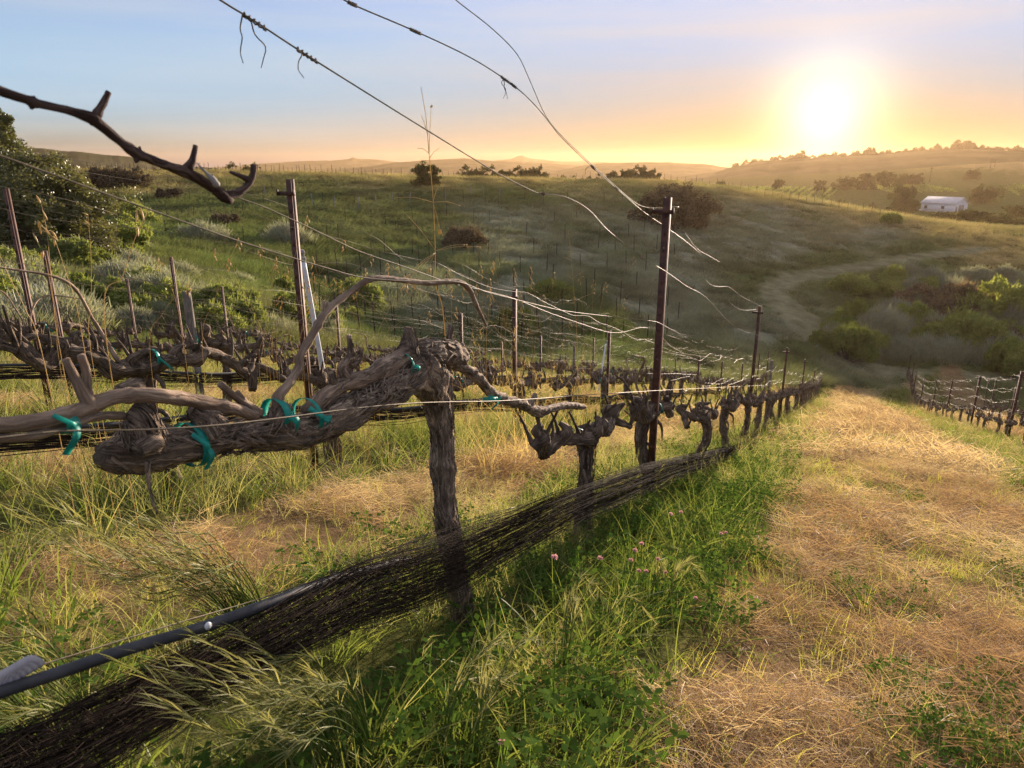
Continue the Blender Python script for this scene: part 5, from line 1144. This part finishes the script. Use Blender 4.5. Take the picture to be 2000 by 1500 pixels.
# scattered bushes on the opposite hillside
for px, py, size, kind, hs, l in ((225, 372, 3.2, 'dark', .9, 'dark rounded bush on the hill crest beside the oak'), (330, 392, 1.4, 'dark', 1.0, 'small dark bush on the hillside below the slanting cane'), (440, 440, 1.3, 'dark', .8, 'small dark mottled bush on the green hillside'), (910, 482, 2.0, 'dark', .9, 'dark round bush alone in the middle of the hillside'), (1075, 590, 1.6, 'coyote', .8, 'dark scrub low in the gully'), (700, 600, 1.6, 'coyote', .8, 'dark green gully bush behind the rusty post'), (560, 475, 1.6, 'sage', .9, 'grey scrub beside the rusty post on the hillside'), (1740, 440, 1.6, 'coyote', 1.0, 'spiky little bush on the golden crest'), (260, 440, 1.8, 'coyote', .8, 'green bush at the head of the gully'), (400, 470, 1.5, 'sage', .8, 'pale grey scrub at the head of the gully'), (250, 470, 1.5, 'young', .9, 'bright green bush just beside the oak'), (245, 495, 1.4, 'young', .9, 'bright green bush below the oak edge'), (1010, 650, 1.5, 'coyote', .8, 'dark bush at the gully floor beyond the bare vines')):
    q = ground_hit(px, py, 20); shrub(kind, q[0], q[1], size * 1.25, l, 'bushes on the opposite hillside', k, hs); k += 1

# ------------------------------------------------------------------ trees
def tree(name, b, H, Rc, label, cat, group, mat, nl, seed, trunk_h=.25, lobes=14, leaf=.12, flat=1.0, low=0.0, sub=None):
    g = np.random.default_rng(seed); t = thing(name, b, label, cat, group); mt = MB(); ml = MB(); th = H * trunk_h; r0 = max(.04, H * .028)
    tube(mt, [(0, 0, -.3), (.02 * H * g.normal(), 0, th * .6), (.03 * H * g.normal(), .02 * H * g.normal(), th), (0, 0, H * .7)], [r0 * 1.3, r0, r0 * .85, r0 * .25], 9, H * .05, .15, True, seed)
    cs = []
    for i in range(lobes):
        a = i * 2.4 + g.uniform(-.5, .5); u = math.sqrt((i + .5) / lobes); zc = g.uniform(low, 1) if low < .99 else 1; hh = th + (H - th) * (low + (1 - low) * (.25 + .7 * g.uniform(0, 1) * (1 - .55 * u)))
        if low: hh = H * g.uniform(.1, .97) * (1 - .35 * u)
        if name == 'oak_tree' and i < 7: hh = H * (.93, .86, .8, .74, .7, .66, .6)[i]
        c = np.array([Rc * u * math.cos(a) * .8, Rc * u * math.sin(a) * .8, hh]); cs.append((c, Rc * g.uniform(.26, .46) * flat))
        tube(mt, [(0, 0, th * .8), c * [.45, .45, 1] * [1, 1, .72], c * .97], [r0 * .5, r0 * .3, r0 * .08], 6, H * .06, .15, True, seed + i)
    per = nl // lobes
    for c, s in cs:
        nsub = 9; sc = c + g.normal(size=(nsub, 3)) * s * .55 * [1, 1, .75]
        for q in sc:
            m = per // nsub; v = g.normal(size=(m, 3)); v /= np.linalg.norm(v, axis=1)[:, None] + 1e-9; p = q + v * (s * .48 * g.uniform(.2, 1.0, m) ** .5)[:, None] * [1, 1, .85]
            leaves(ml, p, leaf * g.uniform(.7, 1.3, m), g, .25, .55, v * .4)
    mt.build('trunk', MT['oakbark'], t); ml.build('crown', MT[mat], t, False); return t
def tree_px(name, px, ytop, ybot, t, wpx, label, cat, group, mat, nl, seed, **kw):
    b = ray(px, ybot) * t; gz = on_ground(b[0], b[1]); H = (ray(px, ytop) * t)[2] - gz[2]; Rc = wpx * t / F * .5; return tree(name, gz, max(H, 1.0), Rc, label, cat, group, mat, nl, seed, **kw)
tree_px('oak_tree', 85, 300, 486, 35, 270, 'big dark bushy oak at the picture edge on the near slope', 'tree', 'oaks by the gully', 'oak', 60000, 3, trunk_h=.1, lobes=40, leaf=.15, low=.03)
tree_px('oak_tree', 34, 212, 470, 37, 150, 'tallest oak at the picture edge with its top against the sky', 'tree', 'oaks by the gully', 'oak', 46000, 5, trunk_h=.15, lobes=34, leaf=.15, low=.05)
tree_px('oak_tree', 150, 335, 480, 36, 130, 'lower oak leaning out beside the crest bush', 'tree', 'oaks by the gully', 'oak', 28000, 8, trunk_h=.1, lobes=22, leaf=.14, low=.02)
tree_px('lone_tree', 835, 306, 372, 132, 56, 'lone bushy tree on the hill crest crossed by the tall weed', 'tree', None, 'fartree', 9000, 11, trunk_h=.2, lobes=18, leaf=.30, low=.1)
tree_px('dark_thicket_tree', 1300, 356, 455, 110, 120, 'wide dark reddish thicket bush on the crest behind the tall post', 'tree', 'dark crest thicket', 'thicket', 26000, 12, trunk_h=.1, lobes=34, leaf=.36, low=.05)
tree_px('dark_thicket_tree', 1352, 368, 450, 112, 90, 'lower dark reddish bush beside the wide crest thicket', 'tree', 'dark crest thicket', 'thicket', 18000, 13, trunk_h=.1, lobes=26, leaf=.36, low=.05)
# row of young trees beyond the crest
g = np.random.default_rng(44); protoT = []
CT = 'young trees in the line beyond the crest'
gt = np.random.default_rng(45); LINE = [(455, 316), (470, 318), (482, 312), (498, 317), (320, 318), (305, 320)]
for x0, x1, n_t, y0, y1 in ((730, 800, 4, 333, 342), (870, 905, 4, 328, 340), (905, 985, 15, 320, 336), (992, 1066, 16, 317, 335), (1068, 1170, 7, 335, 344), (1192, 1284, 16, 318, 338)):
    for px in np.linspace(x0, x1, n_t): LINE.append((float(px + gt.uniform(-3, 3)), float(gt.uniform(y0, y1))))
for i, (px, yt) in enumerate(LINE):
    t = 205 + 8 * math.sin(i * 2.1); b = ray(px, 348) * t; gz = on_ground(b[0], b[1]); H = (ray(px, yt) * t)[2] - gz[2]
    lab = 'tree cluster showing just above the crest by the slanting cane' if px < 510 else 'slim young tree in the line beyond the crest'
    grp = 'small trees behind the slanting cane' if px < 510 else CT
    if len(protoT) < 3: o = tree('young_tree', gz, max(H, 2.0), max(H, 2.0) * .30, lab, 'tree', grp, 'fartree', 2600, 60 + i, trunk_h=.2, lobes=12, leaf=.36, low=.06); protoT.append((o, max(H, 2.0)))
    else: pr, h0 = protoT[i % 3]; o = copy_tree(pr, gz, lab, grp, max(H, 1.5) / h0 * np.array([1.0 + .3 * math.sin(i), 1.0 + .3 * math.sin(i), 1.0]), i * 1.3)
# valley trees round the house
VT = ((1730, 328, 372, 420, 46, 'dark rounded tree left in the clump behind the vineyard'), (1690, 335, 372, 420, 40, 'rounded tree second in the clump behind the vineyard'), (1650, 342, 374, 420, 44, 'low spreading tree first in the clump behind the vineyard'), (1785, 338, 370, 430, 34, 'low tree at the end of the clump near the power pole'), (1760, 334, 372, 430, 26, 'loose tree between the rounded ones in the clump'), (1762, 357, 405, 290, 56, 'hazy broad conical tree next to the white house'), (1918, 358, 404, 310, 56, 'dark rounded tree behind the white house'), (1895, 330, 362, 460, 30, 'pale bare tree far up the opposite slope'), (1845, 408, 448, 190, 60, 'rounded dark shrub tree in front of the white house'), (1890, 408, 458, 185, 86, 'wide dark shrub tree in front of the white house'), (1945, 415, 452, 190, 70, 'dark shrub tree beyond the golden crest'), (1760, 398, 418, 270, 30, 'sunlit small tree before the conical tree'), (1520, 346, 366, 380, 24, 'hazy small tree beyond the vineyard'), (1410, 352, 364, 300, 26, 'low bush on the crest near the vineyard'), (1640, 388, 402, 280, 26, 'small bush at the vineyard edge'), (1700, 396, 406, 270, 24, 'small round bush by the house lane'), (1985, 395, 440, 230, 60, 'green tree at the picture edge by the valley'), (1600, 350, 372, 400, 26, 'hazy tree at the foot of the ridge'), (1970, 425, 460, 170, 70, 'bush right beyond the golden grass'))
VP = []
for i, (px, yt, yb, t, wpx, l) in enumerate(VT):
    b = ray(px, yb) * t; gz = on_ground(b[0], b[1]); H = max((ray(px, yt) * t)[2] - gz[2], 2.0); R = wpx * t / F * .5
    if i < 4: o = tree('valley_tree', gz, H, R, l, 'tree', 'trees in the hazy valley', 'fartree', 3600, 80 + i, trunk_h=.15, lobes=16, leaf=t / 420, low=.06); VP.append((o, H, R))
    else: pr, h0, r0 = VP[i % 4]; copy_tree(pr, gz, l, 'trees in the hazy valley', (R / r0, R / r0, H / h0), i * .9)
# trees along the wooded ridge
RG = np.array(RIDGE, float); g = np.random.default_rng(66); rp = []
for i, px in enumerate(np.concatenate([np.linspace(1432, 2010, 74), [1560, 1566, 1573, 1690, 1696, 1701, 1870, 1876, 1884, 1890, 1896, 1903]])):
    px = px + g.uniform(-4, 4); y = np.interp(px, RG[:, 0], RG[:, 1]); t = 1250 / math.hypot(*(ray(px, 300)[:2])) * .985; b = ray(px, y + 3) * t; hp_ = g.uniform(5, 13) + (6 if 1555 < px < 1575 or 1688 < px < 1705 or 1862 < px < 1906 else 0) + (3 if i % 5 == 0 else 0); H = hp_ * t / F * 1.3; R = H * g.uniform(.4, .75) if hp_ < 10 else H * .32
    b[2] -= H * .22
    if len(rp) < 4: o = tree('ridge_tree', b, H, R, 'hazy tree on the skyline of the wooded ridge', 'tree', 'trees on the ridge skyline', 'fartree', 1100, 120 + i, trunk_h=.12, lobes=9, leaf=2.2, low=.08); rp.append((o, H, R))
    else: pr, h0, r0 = rp[i % 4]; copy_tree(pr, b, None, None, (R / r0, R / r0, H / h0), i * 1.7)

# ------------------------------------------------------------------ stakes on the opposite hillside and the plateau
ms = MB(); box(ms, (0, 0, .85), (.055, .055, 2.0)); sm_ = ms.mesh('hill_stake', MT['stake'], False); ms = MB(); box(ms, (0, 0, .7), (.10, .10, 1.7)); sp_ = ms.mesh('hill_stake', MT['palestake'], False)
def hstake(p, label, group, me=None, h=1.0, w=1.0, lean=0.0):
    o = bpy.data.objects.new('hill_stake', me or sm_); COL.objects.link(o); o.location = Vector(p); o.scale = (w, w, h); o.rotation_euler = (0, lean, .4); tag(o, label, 'stake', group)
g = np.random.default_rng(12); cnt = 0
for j, y0 in enumerate(np.linspace(398, 668, 9)):
    for px in np.arange(620, 1330, 40):
        y = y0 + g.uniform(-7, 7) - (px - 960) * .012; x = px + g.uniform(-9, 9) + (j % 2) * 20
        if g.uniform() < .28 or y > 690: continue
        q = ground_hit(x, y, 33); P_, D_ = PD(q[0], q[1])
        if P_ < 12.5 and D_ < 32: continue
        hstake(q, 'slim dark vine stake on the shaded opposite hillside', 'dark vine stakes on the opposite hillside', None, g.uniform(.8, 1.2), 1.0, g.normal() * .03); cnt += 1
for px in np.arange(220, 640, 38):
    for y in (372, 398, 430, 470):
        if g.uniform() < .45: continue
        q = ground_hit(px + g.uniform(-10, 10), y + g.uniform(-6, 6), 40); hstake(q, 'slim dark vine stake on the sunlit green hillside', 'dark vine stakes on the sunlit hillside', None, g.uniform(.7, 1.0), 1.1, g.normal() * .03); cnt += 1
for i, (px, y) in enumerate(((655, 412), (700, 410), (612, 405), (735, 405), (765, 402), (560, 395), (520, 390), (800, 400), (920, 386), (945, 385), (975, 390), (870, 396))):
    hstake(ground_hit(px, y, 50), 'thick pale stake leaning on the hillside below the crest', 'pale leaning stakes below the crest', sp_, 1.15, 1.0, .12 * math.sin(i * 2))
for i, px in enumerate(np.concatenate([np.arange(172, 790, 8.5), np.arange(850, 1430, 12.5)])):
    px = px + g.uniform(-3, 3); t = float(np.interp(px, [0, 400, 1200], [1.12, 1.15, 1.4])) * 130 + g.uniform(-6, 18); b = ray(px, 345) * t; q = on_ground(b[0], b[1]); hstake(q, 'dark vine stake standing in line on the plateau skyline', 'vine stakes on the plateau skyline', None, g.uniform(.85, 1.25), 1.5, g.normal() * .03)
for i, px in enumerate(np.arange(1430, 1760, 16)):
    q = ground_hit(px, np.interp(px, [1430, 1500, 1700, 1760], [366, 384, 418, 432]) + g.uniform(-1, 4), 60); hstake(q, 'dark stake along the golden crest before the far vineyard', 'stakes along the golden crest', None, g.uniform(.7, 1.2), 1.1, g.normal() * .06)

# ------------------------------------------------------------------ the white house, power poles, far vineyard
c = ray(1843, 408) * 295; hb = on_ground(c[0], c[1]); Lh, Wh, Hh, Rh = 14.0, 9.0, 3.3, 2.3
house = thing('white_house', hb, 'small white house with a pale gabled roof down in the hazy valley', 'house'); house.rotation_euler[2] = -rad(30) - math.atan2(c[0], c[1]) 
mb = MB(); box(mb, (0, 0, Hh / 2 - .5), (Lh, Wh, Hh + 1)); mb.add([(Lh / 2, -Wh / 2, Hh), (Lh / 2, Wh / 2, Hh), (Lh / 2, 0, Hh + Rh - .1), (-Lh / 2, -Wh / 2, Hh), (-Lh / 2, Wh / 2, Hh), (-Lh / 2, 0, Hh + Rh - .1)], None, [(0, 1, 2), (4, 3, 5)]); mb.build('wall', MT['wall'], house, False)
mb = MB(); ang_ = math.atan2(Rh, Wh / 2); sl = math.hypot(Rh, Wh / 2) + .7
for s in (-1, 1):
    cy, cz = s * (Wh / 4 + .17), Hh + Rh / 2 - .1; ca_, sa_ = math.cos(s * -ang_), math.sin(s * -ang_); box(mb, (0, cy, cz + .12), (Lh + 1.0, sl, .18), [[1, 0, 0], [0, ca_, -sa_], [0, sa_, ca_]])
mb.build('roof', MT['roof'], house, False)
for x_ in (-5.0, 2.2):
    mb = MB(); box(mb, (x_, -Wh / 2 - .03, 1.75), (1.5, .10, 1.5)); f_ = mb.build('window', MT['wall'], house, False); mb = MB(); box(mb, (x_, -Wh / 2 - .09, 1.75), (1.25, .06, 1.25)); mb.build('pane', MT['dark'], f_, False)
mb = MB(); box(mb, (Lh / 2 + .03, 0, 1.4), (.10, 3.6, 2.8)); d_ = mb.build('garage_door', MT['palestake'], house, False)
mb = MB(); box(mb, (Lh / 2 + .04, -3.3, 1.1), (.08, 1.0, 2.1)); mb.build('door', MT['palestake'], house, False)
mb = MB(); box(mb, (-Lh / 2 - 2.4, -1.5, .1), (5, 6, .25)); mb.build('terrace', MT['wall'], house, False)
def pole(px, yt, yb, t, label, group, bars=1):
    b = ray(px, yb) * t; q = on_ground(b[0], b[1]); H = (ray(px, yt) * t)[2] - q[2]; o = thing('power_pole', q, label, 'pole', group); mb = MB(); tube(mb, [(0, 0, -.3), (0, 0, H * .5), (0, 0, H)], [.22, .19, .14], 8, 2.0); mb.build('mast', MT['stake'], o); mb = MB(); box(mb, (0, 0, H - .8), (2.6, .16, .2)); mb.build('crossarm', MT['stake'], o, False); return q + [0, 0, H - .7]
pa = pole(1816, 326, 352, 450, 'lone wooden power pole on the slope behind the house', 'power poles'); pb = pole(1935, 308, 322, 560, 'power pole on the hilltop trailing glinting lines', 'power poles'); pc = pole(1943, 310, 322, 575, 'twin power pole right behind the hilltop one', 'power poles')
for s in (-1, 1):
    pts = np.array([pb + [s, 0, 0], (pb + pa) / 2 + [s * 2 + 14, 0, -3.0], pa + [s, 0, 0]]); mb = MB(); tube(mb, pts - pts[0], [.035] * 3, 4, 8.0); o = mb.build('power_line', MT['stake']); o.location = Vector(pts[0]); tag(o, 'thin power line sagging between the far poles', 'cable', 'power lines in the valley')
mv = []
def vrow(a, b, label, group):
    A0, B0 = ground_hit(*a, 240), ground_hit(*b, 240); n = 14; u = np.linspace(0, 1, n)[:, None]; p = A0 * (1 - u) + B0 * u; p[:, 2] = G(p[:, 0], p[:, 1]) ; mb = MB(); gg = np.random.default_rng(int(a[0]) + 5); m = 420
    uu = gg.uniform(0, 1, m) * (n - 1); i0 = np.minimum(uu.astype(int), n - 2); pos = p[i0] + (p[i0 + 1] - p[i0]) * (uu - i0)[:, None]; pos = pos + gg.normal(size=(m, 3)) * [.25, .25, .35] + [0, 0, .9]; leaves(mb, pos - p[0], gg.uniform(.5, 1.0, m), gg, .4, .6); o = mb.build('vineyard_row', MT['coyote'], None, False); o.location = Vector(p[0]); tag(o, label, 'vine row', group)
for i in range(15):
    x0 = 1388 + i * 15; vrow((x0 + 60 - i * 1.2, 369), (x0 - 6, 400 - max(0, 7 - i) * 2.0), 'glinting row of the far vineyard under the ridge', 'rows of the far vineyard under the ridge')
for i in range(10): vrow((1690 + i * 11, 366 - i * .3), (1750 + i * 13, 379 - i * .3), 'glinting row of the vineyard behind the house', 'rows of the vineyard behind the house')
for i in range(5): vrow((1950 + i * 14, 366), (1990 + i * 16, 382), 'glinting vineyard row at the picture edge behind the house', 'vineyard rows at the picture edge')
